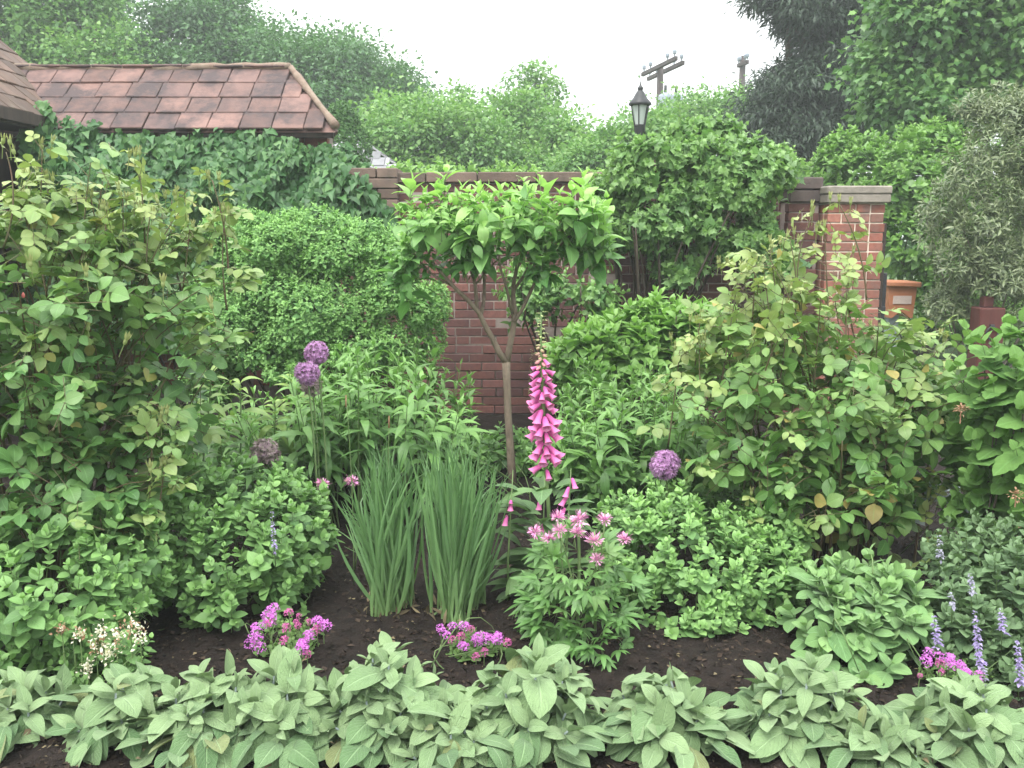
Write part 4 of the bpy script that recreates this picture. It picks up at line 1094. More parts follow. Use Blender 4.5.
# ------------------------------------------------------------------ roses
T_ROSE = [tpl(.40, .48, .75, 2, 5, .22, .5, tip=.2), tpl(.39, .47, .72, 2, 5, .1, .8, tip=.2), tpl(.34, .5, .75, 2, 5, .35, .3, tip=.2), tpl(.37, .48, .75, 2, 5, .15, 1.1, tip=.2, wave=.06)]
def rose_sprays(mb, P, D, L, tint, smat=1, front=.12):
    n = len(P)
    R = norm(D * .75 + rng.normal(0, .5, (n, 3)) - UP * .1)
    Nn = UP * 1.2 + D * .3 + np.array([0, -front, 0]) + rng.normal(0, .4, (n, 3))
    S = norm(np.cross(R, Nn)); Nn = np.cross(S, R)
    L = np.broadcast_to(L, (n,))
    segs(mb, P - R * (L * 2.2)[:, None], P, .0018, .001, 3, smat)
    inst(mb, T_ROSE, P, R, Nn, L * 1.12, None, tint)
    for back, f in ((.35, 1.0), (1.15, .8)):
        m = np.ones(n, bool) if back < 1 else rng.random(n) < .75
        for s in (-1, 1):
            d = S * s * .9 + R * .42 + rng.normal(0, .1, (n, 3))
            inst(mb, T_ROSE, (P - R * (L * back)[:, None])[m], d[m], (Nn + rng.normal(0, .2, (n, 3)))[m], (L * f * U(.85, 1.1, n))[m], None, (np.broadcast_to(tint, (n,)) + rng.normal(0, .08, n)).clip(0, 1)[m])
def bud(px, py, Y, root, red=True, s=1.0):
    """a rose bud on its own short stalk, closed sepals round the petals"""
    c = at(px, py, Y)
    ax = norm(np.array([rng.normal(0, .15), -.1, 1]))
    mb = MB(); lathe(mb, [(-.02, .002), (-.016, .007), (-.006, .008), (.002, .007)], c, ax, 8, 0)
    lathe(mb, [(-.075, .0015), (-.02, .002)], c, ax, 5, 0)
    A = norm(np.cross(ax, [1, .2, 0])); B = np.cross(ax, A)
    a_ = np.arange(5) * 2 * math.pi / 5
    R = np.cos(a_)[:, None] * A + np.sin(a_)[:, None] * B
    inst(mb, [tpl(.16, .3, .9, 2, 4, .3, -.6)], c + R * .006, R * .55 + ax, ax * .4 - R, .03 * s, None, .3)
    sep = mb.build('rose_bud', M['bud_green'], root)
    if red:
        mb = MB(); lathe(mb, [(0, .006), (.008 * s, .011 * s), (.018 * s, .011 * s), (.03 * s, .006 * s), (.036 * s, .001)], c, ax, 9, 0, tint=.2)
        mb.build('petals', M['rose_bud'], sep)
def rose(name, label, base, lobes, n, L, canes, mat, Y, buds, tint_top, group='rose bushes', fill=.2, back=.35):
    root = thing(name, label, 'rose bush', base, group)
    b = np.array(base, float)
    mb = MB(); st = MB()
    lo = np.array([c for c, r in lobes])
    T, TD = lobes_pts(lobes, n // 11, .25, -.5, back, .25)
    z0, z1 = np.percentile(T[:, 2], 20), np.percentile(T[:, 2], 97)
    for k in range(len(T)):
        tip = T[k] + TD[k] * rng.uniform(-.02, .12) + UP * rng.uniform(-.02, .1)
        foot = b + np.array([(tip[0] - b[0]) * .35 + rng.normal(0, .12), (tip[1] - b[1]) * .3 + rng.normal(0, .08), -.02])
        mid = foot * .5 + tip * .5
        line = curve(foot, tip, UP * rng.uniform(.05, .22) - (tip - mid) * [.35, .35, 0], 16)
        tube(st, line, np.linspace(.008, .0018, 16), 5, cap=False)
        m = 9
        q = rng.uniform(.42, 1.0, m); q[0] = 1.0; q[1] = .95
        pos = np.stack([np.interp(q, np.linspace(0, 1, 16), line[:, a]) for a in range(3)], -1)
        dd = norm(rng.normal(0, 1, (m, 3)) * [1, 1, .35] + TD[k] * .55 + UP * .15)
        Lk = L * (1.12 - .42 * q ** 3) * U(.75, 1.2, m)
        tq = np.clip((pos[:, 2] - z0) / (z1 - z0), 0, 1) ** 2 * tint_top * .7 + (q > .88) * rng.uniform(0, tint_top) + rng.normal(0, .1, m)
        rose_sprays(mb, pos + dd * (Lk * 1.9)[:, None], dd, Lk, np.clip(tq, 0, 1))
    P, D = lobes_pts(lobes, n // 3, .2, -.6, back, fill)
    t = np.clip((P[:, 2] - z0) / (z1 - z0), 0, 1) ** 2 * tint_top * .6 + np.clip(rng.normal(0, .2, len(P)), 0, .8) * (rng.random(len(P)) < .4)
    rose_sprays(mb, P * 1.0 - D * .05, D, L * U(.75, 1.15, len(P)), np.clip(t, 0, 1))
    for (x, y, dy) in canes:
        tip = at(x, y, Y + dy)
        foot = at(x + rng.normal(0, 12), y + 95, Y + dy)
        line = curve(foot, tip, (rng.normal(0, .02), 0, 0), 14)
        tube(st, line, np.linspace(.005, .0022, 14), 5)
        k = np.array([2, 4, 5, 7, 8, 10, 11, 12, 13])
        dd = norm(rng.normal(0, 1, (len(k), 3)) * [1, .8, .25] + UP * .25)
        Lk = L * np.linspace(1.0, .5, len(k))
        rose_sprays(mb, line[k] + dd * (Lk * 1.7)[:, None], dd, Lk, np.linspace(.5, 1, len(k)))
        for q in range(3):
            bud(x + rng.normal(0, 5), y - 6 + rng.normal(0, 4), Y + dy, root, red=False, s=.8)
    mb.build('foliage', [mat, M['cane']], root)
    for k in range(12):
        p = P[rng.integers(0, len(P))]
        r0 = np.array([rng.normal(0, .12), rng.normal(0, .08), -.02])
        tube(st, curve(b + r0, p, rng.normal(0, .05, 3) + UP * .08, 9), np.linspace(.009, .003, 9), 5)
    st.build('canes', M['cane'], root)
    for (x, y) in buds: bud(x, y, Y - .42, root, True, 1.25)
    return root
lrY = 3.95
rose('rose_bush', 'large rambling rose bush filling the left side, with red buds and yellowish tips', (-1.95, lrY, 0),
     [lobe(50, 290, lrY, 105, 80, .55), lobe(120, 320, lrY - .05, 78, 80, .5), lobe(20, 400, lrY - .2, 90, 110, .5), lobe(70, 470, lrY - .25, 85, 70, .45), lobe(130, 250, lrY + .15, 60, 40, .4), lobe(-40, 300, lrY, 90, 110, .5), lobe(60, 225, lrY + .1, 66, 36, .4), lobe(175, 290, lrY + .1, 40, 50, .35), lobe(160, 395, lrY + .05, 40, 60, .3), lobe(110, 450, lrY - .1, 60, 60, .35)],
     800, .074, [(6, 152, -.3), (42, 150, .0), (48, 185, .1), (90, 195, .0), (138, 160, .1), (122, 195, .0), (172, 200, .2), (212, 180, .25), (20, 205, -.2), (70, 200, .2), (190, 225, .1), (28, 180, -.1), (105, 215, -.1), (150, 215, .0), (225, 215, .2), (165, 465, -.35), (160, 420, -.3)], M['rose_leaf'], lrY,
     [(86, 272), (163, 282), (211, 304), (88, 326), (126, 340), (5, 374), (30, 262), (150, 468)], .5)
rrY = 4.45
rose('rose_bush', 'rose bush on the right with pinkish new leaves, in front of the brick pier', (1.5, rrY, 0),
     [lobe(800, 400, rrY, 95, 85, .5), lobe(760, 440, rrY - .1, 75, 80, .45), lobe(850, 440, rrY - .1, 75, 80, .45), lobe(765, 330, rrY + .1, 66, 55, .4), lobe(880, 395, rrY + .1, 60, 48, .4), lobe(820, 500, rrY - .2, 90, 50, .4), lobe(735, 380, rrY, 44, 60, .35), lobe(915, 430, rrY + .1, 50, 60, .35), lobe(890, 366, rrY + .3, 60, 20, .3)],
     800, .073, [(722, 270, .1), (742, 275, .2), (700, 320, .0), (700, 345, -.1), (790, 240, .1), (812, 215, .1), (840, 205, .2), (800, 290, .0), (775, 300, .15), (905, 348, .2), (938, 342, .2), (870, 335, .1), (835, 300, .2), (680, 350, .0), (770, 250, .1), (755, 265, .0), (825, 235, .1), (850, 260, .2), (735, 300, -.1), (785, 320, -.2), (860, 430, -.3), (890, 470, -.35), (930, 500, -.25), (760, 500, -.4)], M['rose_leaf2'], rrY,
     [(754, 335)], .6)

# ------------------------------------------------------------------ mounds of catmint and oregano
T_MINT = [tpl(.38, .44, .78, 2, 5, .15, .3, tip=.3), tpl(.41, .42, .75, 2, 5, .05, .55, tip=.3), tpl(.35, .45, .8, 2, 5, .28, .2, tip=.3)]
shrub('oregano_mound', 'mound of round leaved green herb left of the iris, above the magenta flowers', 'herb mound', [lobe(235, 545, 3.95, 88, 72, .38), lobe(195, 530, 3.95, 55, 70, .35), lobe(285, 540, 3.95, 45, 58, .33), lobe(240, 590, 3.75, 66, 38, .25), lobe(240, 490, 4.1, 66, 34, .3), lobe(305, 520, 4.1, 28, 36, .25)], 440, 5, .022, .050, M['mint'], T_MINT, group='low herb mounds', upw=.7, jit=.07, rough=.14, fill=.12, nst=24, stems='green_stem', sr=.004, zmin=-.8)
shrub('oregano_mound', 'broad low mound of pale green herb, behind and right of the cleome', 'herb mound', [lobe(690, 565, 4.0, 88, 70, .4), lobe(640, 545, 4.05, 48, 55, .35), lobe(745, 580, 3.95, 52, 56, .36), lobe(690, 515, 4.2, 88, 34, .35), lobe(690, 605, 3.75, 66, 34, .25), lobe(770, 545, 4.1, 36, 50, .3)], 560, 5, .019, .043, M['mint_pale'], T_MINT, group='low herb mounds', upw=.75, jit=.07, rough=.12, fill=.12, nst=24, stems='green_stem', sr=.004, zmin=-.8)
shrub('oregano_mound', 'dark green round leaved herb spreading below the left rose', 'herb mound', [lobe(70, 590, 3.4, 85, 66, .36), lobe(20, 640, 3.3, 60, 48, .3), lobe(125, 560, 3.5, 48, 58, .3), lobe(-20, 590, 3.4, 60, 70, .3), lobe(60, 530, 3.6, 80, 40, .3), lobe(95, 630, 3.3, 40, 34, .2)], 470, 4, .026, .056, M['mint'], T_MINT, group='low herb mounds', upw=.7, jit=.07, rough=.18, fill=.12, nst=24, stems='green_stem', sr=.004, zmin=-.8)

def flower_spike(root, px0, py0, px1, py1, Y, dens, mat, w=.02, name='flower_spike'):
    """whorls of small lipped florets up a thin stem"""
    T, Bq = at(px0, py0, Y), at(px1, py1, Y)
    n = dens
    t = rng.random(n) ** 1.0
    t = np.round(t * 7) / 7 + rng.normal(0, .03, n)
    P = Bq + (T - Bq) * np.clip(t, 0, 1)[:, None]
    R = norm(rng.normal(0, 1, (n, 3)) * [1, 1, .25])
    wd = w * (1.1 - .55 * np.clip(t, 0, 1))
    mb = MB(); inst(mb, [tpl(.3, .6, .8, 2, 2, .4, .8), tpl(.36, .65, .8, 2, 2, .2, 1.2)], P, R + UP * .35, UP - R * .3, wd * U(.7, 1.2, n), None, rng.random(n))
    tube(mb, [Bq - UP * .06, T + UP * .004], [.002, .001], 4, 1)
    return mb.build(name, [mat, M['green_stem']], root)
cm = shrub('catmint_plant', 'catmint with lavender flower spikes at the lower right edge', 'catmint', [lobe(985, 590, 3.45, 56, 62, .3), lobe(1015, 640, 3.35, 40, 55, .3), lobe(960, 625, 3.35, 36, 44, .22), lobe(1035, 580, 3.5, 50, 66, .3), lobe(985, 550, 3.7, 50, 34, .26), lobe(1000, 670, 3.2, 34, 28, .18)], 330, 6, .022, .046, M['catmint'], T_MINT, upw=.9, rough=.16, fill=.18, nst=20, stems='green_stem', sr=.003, zmin=-.8)
for (x0, y0, x1, y1, Y, d, dark) in ((975, 612, 981, 670, 3.05, 120, 1), (1017, 642, 1020, 684, 3.0, 100, 1), (934, 616, 938, 648, 3.05, 60, 1), (1001, 610, 1003, 634, 3.1, 50, 1), (939, 536, 941, 560, 3.45, 44, 0), (970, 574, 973, 594, 3.2, 40, 0), (985, 668, 983, 692, 2.98, 50, 0), (951, 592, 953, 607, 3.2, 24, 0), (996, 570, 998, 582, 3.3, 14, 0)):
    flower_spike(cm, x0, y0, x1, y1, Y, d, M['lav'] if dark else M['lav_pale'], .022)
sp = thing('lavender_spike', 'single lavender flower spike standing in front of the left herb mound', 'flower', path_z(at(274, 540, 3.52)))
flower_spike(sp, 272, 512, 275, 552, 3.52, 70, M['lav'], .016)

# broad leaved sage below the right rose
T_BS = [tpl(.33, .52, .66, 4, 7, .16, .4, tip=.2), tpl(.36, .5, .64, 4, 7, .06, .6, tip=.2), tpl(.31, .53, .66, 4, 7, .25, .25, tip=.2)]
shrub('broad_leaf_sage', 'bushy green broad leaved sage below the right rose, beside the catmint', 'herb', [lobe(850, 620, 3.5, 52, 50, .26), lobe(815, 610, 3.5, 30, 40, .2), lobe(890, 615, 3.45, 30, 46, .2), lobe(855, 578, 3.65, 44, 28, .22), lobe(860, 655, 3.3, 50, 26, .16)], 80, 4, .024, .092, M['broadsage'], T_BS, upw=1.0, rough=.14, fill=.12, nst=14, stems='green_stem', sr=.005, zmin=-.6, open0=16, open1=88, tip_scale=.5)

# oakleaf type hydrangea at the right edge
HYD_HALF = [(0, 0), (.16, -.08), (.36, .02), (.44, .16), (.40, .26), (.46, .40), (.44, .54), (.33, .60), (.30, .74), (.17, .88), (0, 1.0)]
T_HYD = [tpl_lobed(HYD_HALF, .15, .15), tpl_lobed(HYD_HALF, .05, .25), tpl_lobed(HYD_HALF, .25, .05)]
hy = shrub('oakleaf_hydrangea', 'hydrangea with large lobed leaves and brownish buds on the right edge', 'hydrangea', [lobe(1010, 380, 4.0, 50, 58, .3), lobe(1030, 450, 3.95, 64, 80, .36), lobe(985, 440, 4.1, 36, 60, .3), lobe(1020, 520, 3.85, 50, 44, .3), lobe(975, 505, 4.05, 26, 30, .2)], 170, 3, .06, .105, M['oak_hyd'], T_HYD, upw=.9, rough=.2, fill=.18, nst=14, stems='bark_dark', sr=.008, open0=25, open1=90)
for (x, y) in ((961, 411), (1016, 495), (1020, 533)):
    mb = MB(); c = at(x, y, 3.62)
    d = norm(rng.normal(0, 1, (50, 3)) * [1, 1, .6] + UP * .5)
    inst(mb, [diamond(.3, .2, .2)], c + d * U(.004, .025, 50)[:, None], d, UP, .014, None, rng.random(50))
    segs(mb, (c - UP * .05)[None], c[None], .003, .002, 4)
    mb.build('flower_bud_cluster', M['brown_fl'], hy)
shrub('silver_leaf_plant', 'small silvery leaved plant in the deep shade beneath the right rose', 'perennial plant', [lobe(910, 495, 4.5, 40, 22, .2), lobe(945, 490, 4.6, 26, 16, .2)], 30, 3, .03, .075, M['silver'], T_OV, upw=.9, nst=5, stems='green_stem', sr=.003)

# ------------------------------------------------------------------ iris clumps
def iris(label, base_px, tops, n, seed_bases):
    root = thing('iris_clump', label, 'iris', gp(*base_px), 'iris clumps in the middle of the bed')
    mb = MB()
    nb = 7
    for i in range(n):
        bx, by = seed_bases[rng.integers(0, len(seed_bases))]
        b = gp(bx + rng.normal(0, 4.5), by + rng.normal(0, 3)) - UP * .01
        t = rng.random()
        tx = np.interp(t, np.linspace(0, 1, len(tops)), [q[0] for q in tops]) + rng.normal(0, 5)
        ty = np.interp(t, np.linspace(0, 1, len(tops)), [q[1] for q in tops]) + abs(rng.normal(0, 34))
        Y = b[1] + rng.normal(0, .07)
        tip = at(tx, ty, Y)
        out = tip - b; out[2] = 0
        s = np.linspace(0, 1, nb)[:, None]
        line = b + (tip - b) * s + out * (-.16) * (4 * s * (1 - s)) * .6 + rng.normal(0, .022, 3) * (4 * s * (1 - s))
        if rng.random() < .3:                                 # tip folds over
            line[-1] += norm(out + rng.normal(0, .3, 3) * [1, 1, 0]) * .05 - UP * .04
        a_ = rng.uniform(-.9, .9)
        S = np.array([math.cos(a_), math.sin(a_), 0])
        w = .0075 * rng.uniform(.7, 1.2) * np.array([.75, .95, 1, .95, .8, .5, .06])[:, None]
        fwd = np.cross(S, UP) * .003
        V = np.concatenate([line - S * w, line + fwd, line + S * w])
        F = [[k, nb + k, nb + k + 1, k + 1] for k in range(nb - 1)] + [[nb + k, 2 * nb + k, 2 * nb + k + 1, nb + k + 1] for k in range(nb - 1)]
        uv = np.concatenate([np.stack([np.full(nb, c_), s[:, 0]], -1) for c_ in (0, .5, 1)])
        mb.add(V, F, uv, np.tile(np.array([.9, .45, .2, .05, 0, 0, 0]), 3))
    mb.build('blades', M['iris'], root)
    mb = MB()                                                  # dry sheaths at the foot
    n = 60
    P = np.array([gp(*(np.array(seed_bases[rng.integers(0, len(seed_bases))]) + rng.normal(0, [9, 4]))) for _ in range(n)])
    inst(mb, [tpl(.12, .4, .9, 2, 3, .3, .6)], P, norm(rng.normal(0, .5, (n, 3)) + UP), rand_unit(n), U(.03, .07, n))
    mb.build('dry_sheaths', M['debris'], root)['kind'] = 'stuff'
iris('left iris clump of stiff blue green sword leaves, fanning out on its left', (388, 614), [(336, 498), (352, 462), (372, 440), (392, 432), (410, 442), (425, 455)], 115, [(378, 613), (384, 616), (390, 612), (404, 602), (386, 610)])
iris('right iris clump of taller dense sword leaves, nearest the foxglove', (455, 616), [(418, 446), (436, 430), (455, 428), (475, 432), (492, 450), (507, 480)], 140, [(440, 612), (446, 618), (452, 620), (458, 616), (470, 606), (480, 600), (450, 610)])
# two thin seed stalks sticking up left
for (x0, y0, x1, y1, lab) in ((346, 600, 346, 395, 'thin bare grass stalk rising left of the left iris clump'), (388, 560, 389, 416, 'thin bare stalk rising between the iris clumps')):
    g_ = gp(x0, y0); g_[1] = 4.1; g_[2] = -.01
    rt = thing('grass_stalk', lab, 'stalk', g_)
    mb = MB(); tube(mb, curve(g_, at(x1, y1, 4.1), (.01, 0, 0), 8), np.linspace(.003, .0015, 8), 5); mb.build('stem', M['green_stem'], rt)
    mb = MB(); tube(mb, [at(x1, y1 + 12, 4.1), at(x1, y1, 4.1)], [.004, .002], 5); mb.build('tip', M['brown_fl'], rt)

# ------------------------------------------------------------------ foxglove
fY = 4.02
fx = thing('foxglove', 'tall foxglove with a spike of bright pink bells, right of the small tree trunk', 'foxglove', path_z(at(548, 560, fY)))
top, mid, foot = at(541, 312, fY), at(543, 400, fY), at(552, 560, fY)
ft = np.array([foot[0], fY, -.01])
ctl = [top, at(541, 350, fY), mid, at(546, 470, fY), foot, ft]
mb = MB(); tube(mb, ctl[::-1], [.011, .0095, .008, .0065, .005, .0025], 8); mb.build('stem', M['green_stem'], fx)
def on_spike(y):
    ys_ = [312, 350, 400, 470, 560]; xs_ = [541, 541, 543, 546, 552]
    return at(np.interp(y, ys_, xs_), y, fY)
def bell(c, d, L, name='flower', pink=True):
    """a hanging bell: tube, swollen belly, flared lip, spotted throat, green calyx"""
    d = norm(d)
    ref = norm(np.cross(d, (0, 0, 1)) + 1e-6)
    mb = MB()
    prof = np.array([(0, .05), (.06, .14), (.18, .19), (.4, .225), (.7, .255), (.88, .28), (.96, .33), (1.0, .38)])
    sides = 14
    ang = np.linspace(0, 2 * math.pi, sides, endpoint=False)
    Yv = np.cross(d, ref)
    V, F = [], []
    for h, r in prof:
        droop = np.array([0, 0, -.12]) * h * h
        for a_ in ang:
            lip = 1 + (.22 * max(0, h - .85) / .15 * max(0, math.cos(a_ - math.pi * 1.5)))
            V.append(np.asarray(c) + d * L * h * (lip if h > .85 else 1) + (math.cos(a_) * ref + math.sin(a_) * Yv) * r * L * .95 + droop * L)
    for i in range(len(prof) - 1):
        for j in range(sides):
            F.append([i * sides + j, i * sides + (j + 1) % sides, (i + 1) * sides + (j + 1) % sides, (i + 1) * sides + j])
    mb.add(V, F, None, np.repeat(prof[:, 0] ** 3 * .9, sides))
    V2 = np.array(V).reshape(len(prof), sides, 3)
    ax_ = np.asarray(c) + d[None] * L * prof[:, 0:1]
    V2 = ax_[:, None] + (V2 - ax_[:, None]) * .9
    mb.add(V2.reshape(-1, 3), np.array(F)[:, ::-1], None, None, 1)
    inst(mb, [tpl(.3, .4, .9, 2, 2, .3, .3)], np.repeat(np.asarray(c)[None], 5, 0), norm(d + .9 * np.array([math.cos(q) * ref + math.sin(q) * Yv for q in np.arange(5) * 1.257])), np.repeat(-d[None], 5, 0), L * .28, None, 0, 2)
    return mb.build(name, [M['fox_pink'], M['fox_in'], M['bud_green']], fx)
y = 366.0; k = 0
while y < 472:
    f = min(1, (y - 350) / 70)
    Lb = .028 + .034 * f
    if y > 458: Lb *= .85
    for q in range(2 if y < 458 else 1):
        a_ = k * 2.4 + rng.normal(0, .2)
        R = np.array([math.cos(a_), math.sin(a_) * .8 - .45, 0]); R = norm(R)
        bell(on_spike(y + rng.normal(0, 2.4)) + R * .012, R * (1.15 + rng.normal(0, .2)) + rng.normal(0, .15, 3) - UP * (.42 + .35 * f + rng.normal(0, .12)), Lb * U(.82, 1.08))
        k += 1
    y += 4.7 - .8 * (1 - f)
for i, y in enumerate(np.linspace(312, 366, 34)):             # closed buds up to the tip
    a_ = i * 2.4; R = norm(np.array([math.cos(a_), math.sin(a_), 0])); s = .006 + .022 * (y - 312) / 54
    c = on_spike(y) + R * .006; d = norm(R + UP * (.4 - (y - 312) / 54))
    mb = MB(); lathe(mb, [(0, .1 * s), (.3 * s, .28 * s), (.7 * s, .26 * s), (s, .03 * s)], c, d, 8, tint=max(0, (y - 338) / 28) if y > 338 else 0)
    inst(mb, [tpl(.2, .4, .9, 2, 2, .3, .5)], c[None], (R + UP * .2)[None], UP[None], .03, None, 0, 0)
    mb.build('bud', M['fox_bud'], fx)
# side spikes with few flowers left
for (x0, y0, x1, y1, fl) in ((545, 478, 542, 560, ((540, 499), (543, 523))), (571, 468, 566, 560, ((565, 508), (569, 487), (567, 497), (572, 478))), (513, 470, 508, 560, ((511, 500), (507, 515)))):
    Y = fY - .12
    mb = MB(); T, Bq = at(x0, y0, Y), at(x1, y1, Y)
    tube(mb, [T, Bq, [Bq[0], Y, -.01]], [.002, .005, .006], 6)
    sk = mb.build('side_spike', M['green_stem'], fx)
    n = 44
    t = np.linspace(0, .95, n); P = T + (Bq - T) * t[:, None]
    R = norm(rng.normal(0, 1, (n, 3)) * [1, 1, .1])
    mb = MB(); inst(mb, [tpl(.3, .5, .8, 2, 3, .6, .3)], P, R + UP * .3, UP, .012 + .008 * rng.random(n), None, np.where(rng.random(n) < .15, .8, 0))
    mb.build('seed_pods', M['fox_bud'], sk)
    for (x, y) in fl:
        bell(at(x, y, Y - .02), np.array([rng.normal(0, .5), -.5, -.8]), .04)
T_FOX = [tpl(.22, .5, .85, 4, 6, .25, .8, wave=.03), tpl(.25, .48, .85, 4, 6, .15, 1.2, wave=.03), tpl(.2, .5, .85, 4, 6, .3, .5)]
mb = MB(); n = 64
a_ = U(0, 6.28, n); R = np.stack([np.cos(a_), np.sin(a_) * .8, np.zeros(n)], -1)
P = np.array([ft[0] - .04, fY - .05, 0]) + R * U(.01, .12, n)[:, None] + UP * U(.02, .5, n)[:, None]
inst(mb, T_FOX, P, R + UP * U(.1, .7, n)[:, None], UP + R * -.2, U(.12, .22, n), None, rng.random(n) * .6)
mb.build('leaves', M['foxleaf'], fx)

# ------------------------------------------------------------------ cleome
cY = 3.55
cl = thing('cleome', 'bushy cleome with pink spidery flower heads and palm shaped leaves', 'cleome', path_z(at(580, 640, cY)))
heads = [(535, 532), (558, 517), (560, 531), (549, 539), (579, 520), (578, 533), (595, 541), (605, 520), (624, 540), (597, 560)]
L5 = [tpl(.145, .45, .9, 2, 5, .25, .6), tpl(.16, .43, .9, 2, 5, .15, 1.0), tpl(.135, .45, .9, 2, 5, .3, .3)]
def palmate(mb, P, D, Nn, L, tint):
    n = len(P); S = norm(np.cross(D, Nn)); Nn = np.cross(S, D)
    for q, an in enumerate((-1.35, -.7, 0, .7, 1.35)):
        d = D * math.cos(an) + S * math.sin(an)
        inst(mb, L5, P, d, Nn + rng.normal(0, .12, (n, 3)), L * (1 - .28 * abs(an) / 1.35) * U(.9, 1.1, n), None, tint)
lobes = [lobe(580, 600, cY, 50, 44, .2), lobe(575, 565, cY, 42, 34, .2), lobe(590, 630, cY - .1, 44, 26, .18), lobe(555, 610, cY, 32, 40, .18)]
P, D = lobes_pts(lobes, 190, .16, -.8, .3, .2)
D = norm(D * .8 + UP * .15 + rng.normal(0, .2, D.shape) + np.array([0, -.15, -.15]))
mb = MB(); palmate(mb, P, D, UP + np.array([0, -.45, 0]) + rng.normal(0, .25, D.shape), .075 * U(.75, 1.2, len(P)), np.clip((P[:, 2] - .25) * 1.4 + rng.normal(0, .15, len(P)), 0, 1))
segs(mb, P, P - D * .06, .0012, .0015, 3, 1)
mb.build('foliage', [M['cleome'], M['green_stem']], cl)
mb = MB()
b = np.array(cl.location)
for (x, y) in heads:
    tube(mb, curve(b + np.array([rng.normal(0, .04), rng.normal(0, .04), -.01]), at(x, y + 3, cY - rng.uniform(-.1, .12)), (rng.normal(0, .01), 0, 0), 8), np.linspace(.006, .0025, 8), 6)
mb.build('stems', M['green_stem'], cl)
def spider_head(root, x, y, Y, r, n=52, name='flower_head'):
    c = at(x, y, Y)
    d = norm(rng.normal(0, 1, (n, 3)) * [1, 1, .55] + UP * .35)
    mb = MB(); inst(mb, [tpl(.15, .66, .8, 2, 3, .25, .5), tpl(.18, .64, .8, 2, 3, .2, -.3)], c + d * r * .35, d, UP + rng.normal(0, .4, d.shape), r * .58 * U(.6, 1.2, n), None, rng.random(n) ** 1.5)
    m = n // 2
    d2 = norm(rng.normal(0, 1, (m, 3)) * [1, 1, .6] + UP * .5)
    segs(mb, np.repeat(c[None], m, 0), c + d2 * r * U(.8, 1.25, m)[:, None], .0008, .0005, 3, 1)
    d3 = norm(rng.normal(0, 1, (10, 3)) + UP)
    inst(mb, [diamond(.4, .3, .1)], c + d3 * r * .15, d3, UP + 0 * d3, r * .28, None, 0, 1)
    return mb.build(name, [M['cleo_fl'], M['cleo_dark']], root)
for i, (x, y) in enumerate(heads): spider_head(cl, x, y, cY - .16 + .03 * (i % 4), .034 if i not in (4, 6) else .044)
for (x, y, lab) in ((322, 485, 'single pink cleome flower at the upper left of the left iris clump'), (352, 482, 'small pink cleome flower directly left of the iris blades, nearer them')):
    rt = thing('cleome_flower', lab, 'flower', path_z(at(x, y, 4.25)))
    mb = MB(); tube(mb, curve(path_z(at(x, y, 4.25)), at(x, y, 4.25), (.02, 0, 0), 8), np.linspace(.004, .002, 8), 5); mb.build('stem', M['green_stem'], rt)
    spider_head(rt, x, y, 4.25, .04)

# ------------------------------------------------------------------ alliums
def allium(label, x, y, rpx, Y, mat, gx=None, n=360, group='alliums'):
    c = at(x, y, Y); r = rpx * mpp(Y)
    rt = thing('allium', label, 'allium', path_z(at(gx or x, y, Y)), group)
    mb = MB(); tube(mb, curve(np.array(rt.location) - UP * .01, c, (.015, 0, 0), 9), np.linspace(.006, .004, 9), 6); mb.build('stem', M['green_stem'], rt)
    d = rand_unit(n)
    mb = MB()
    segs(mb, c + d * r * .05, c + d * r * .78, .0007, .0007, 3, 1)
    A, B = perp(d); rad_ = U(.5, .9, n)
    for q in range(6):
        a_ = q * math.pi / 3
        R = math.cos(a_) * A + math.sin(a_) * B
        inst(mb, [diamond(.16, .2, .1)], c + d * (r * rad_)[:, None], R * .75 + d * .7, d - R * .4, r * .25 * U(.8, 1.2, n), None, rng.random(n))
    mb.build('flower_head', [mat, M['green_stem']], rt)
allium('upper purple allium globe above its twin, in front of the box shrub', 316.5, 353, 12.5, 4.6, M['allium'], 322)
allium('lower purple allium globe touching the one above it', 307, 373, 13, 4.5, M['allium'], 312)
allium('faded allium globe hanging just under the purple pair', 312, 386, 11.5, 4.7, M['allium_old'], 314, 240)
allium('pale faded allium head half sunk in the left herb mound', 265, 453, 16, 4.25, M['allium_old'], 266, 260)
allium('lone round purple allium globe above the pale herb mound on the right', 665, 465, 16, 4.3, M['allium'], 667, 420)

# ------------------------------------------------------------------ bedding plants: puffs of magenta and lilac
T_PET = [tpl(.34, .6, .7, 2, 2, .3, .4), tpl(.28, .6, .8, 2, 2, .1, -.3)]
def puff(rt, x, y, Y, r, budlike):
    c = at(x, y, Y); n = 230 if not budlike else 90
    d = norm(rng.normal(0, 1, (n, 3)) + UP * .7)
    mb = MB()
    nb = 1 if budlike else rng.integers(3, 6)
    offs = rng.normal(0, 1, (nb, 3)) * r * (.5 if nb > 1 else 0)
    rr = r * (1.1 if budlike else .85)
    k = rng.integers(0, nb, n)
    inst(mb, T_PET, c + offs[k] + d * (rr * U(.6, .85, n))[:, None], perp(d)[0] + d * .45, d + rng.normal(0, .25, d.shape), rr * U(.3, .45, n), None, rng.random(n))
    segs(mb, c[None] - [[0, -.01, .07]], c[None], .0022, .0018, 4, 1)
    mb.build('flower_cluster', [M['ager_bud'] if budlike else M['ager_fl'], M['green_stem']], rt)
def bedding(label, base, lobes, n, puffs, Y):
    rt = shrub('bedding_plant', label, 'bedding flower', lobes, n, 3, .014, .032, M['ager'], T_MINT, base=gp(*base), group='magenta bedding flowers', upw=.8, nst=8, stems='green_stem', sr=.003)
    for (x, y, r) in puffs: puff(rt, x, y, Y - .02 - (y - puffs[0][1]) * .0022, r * mpp(Y), r < 5.5)
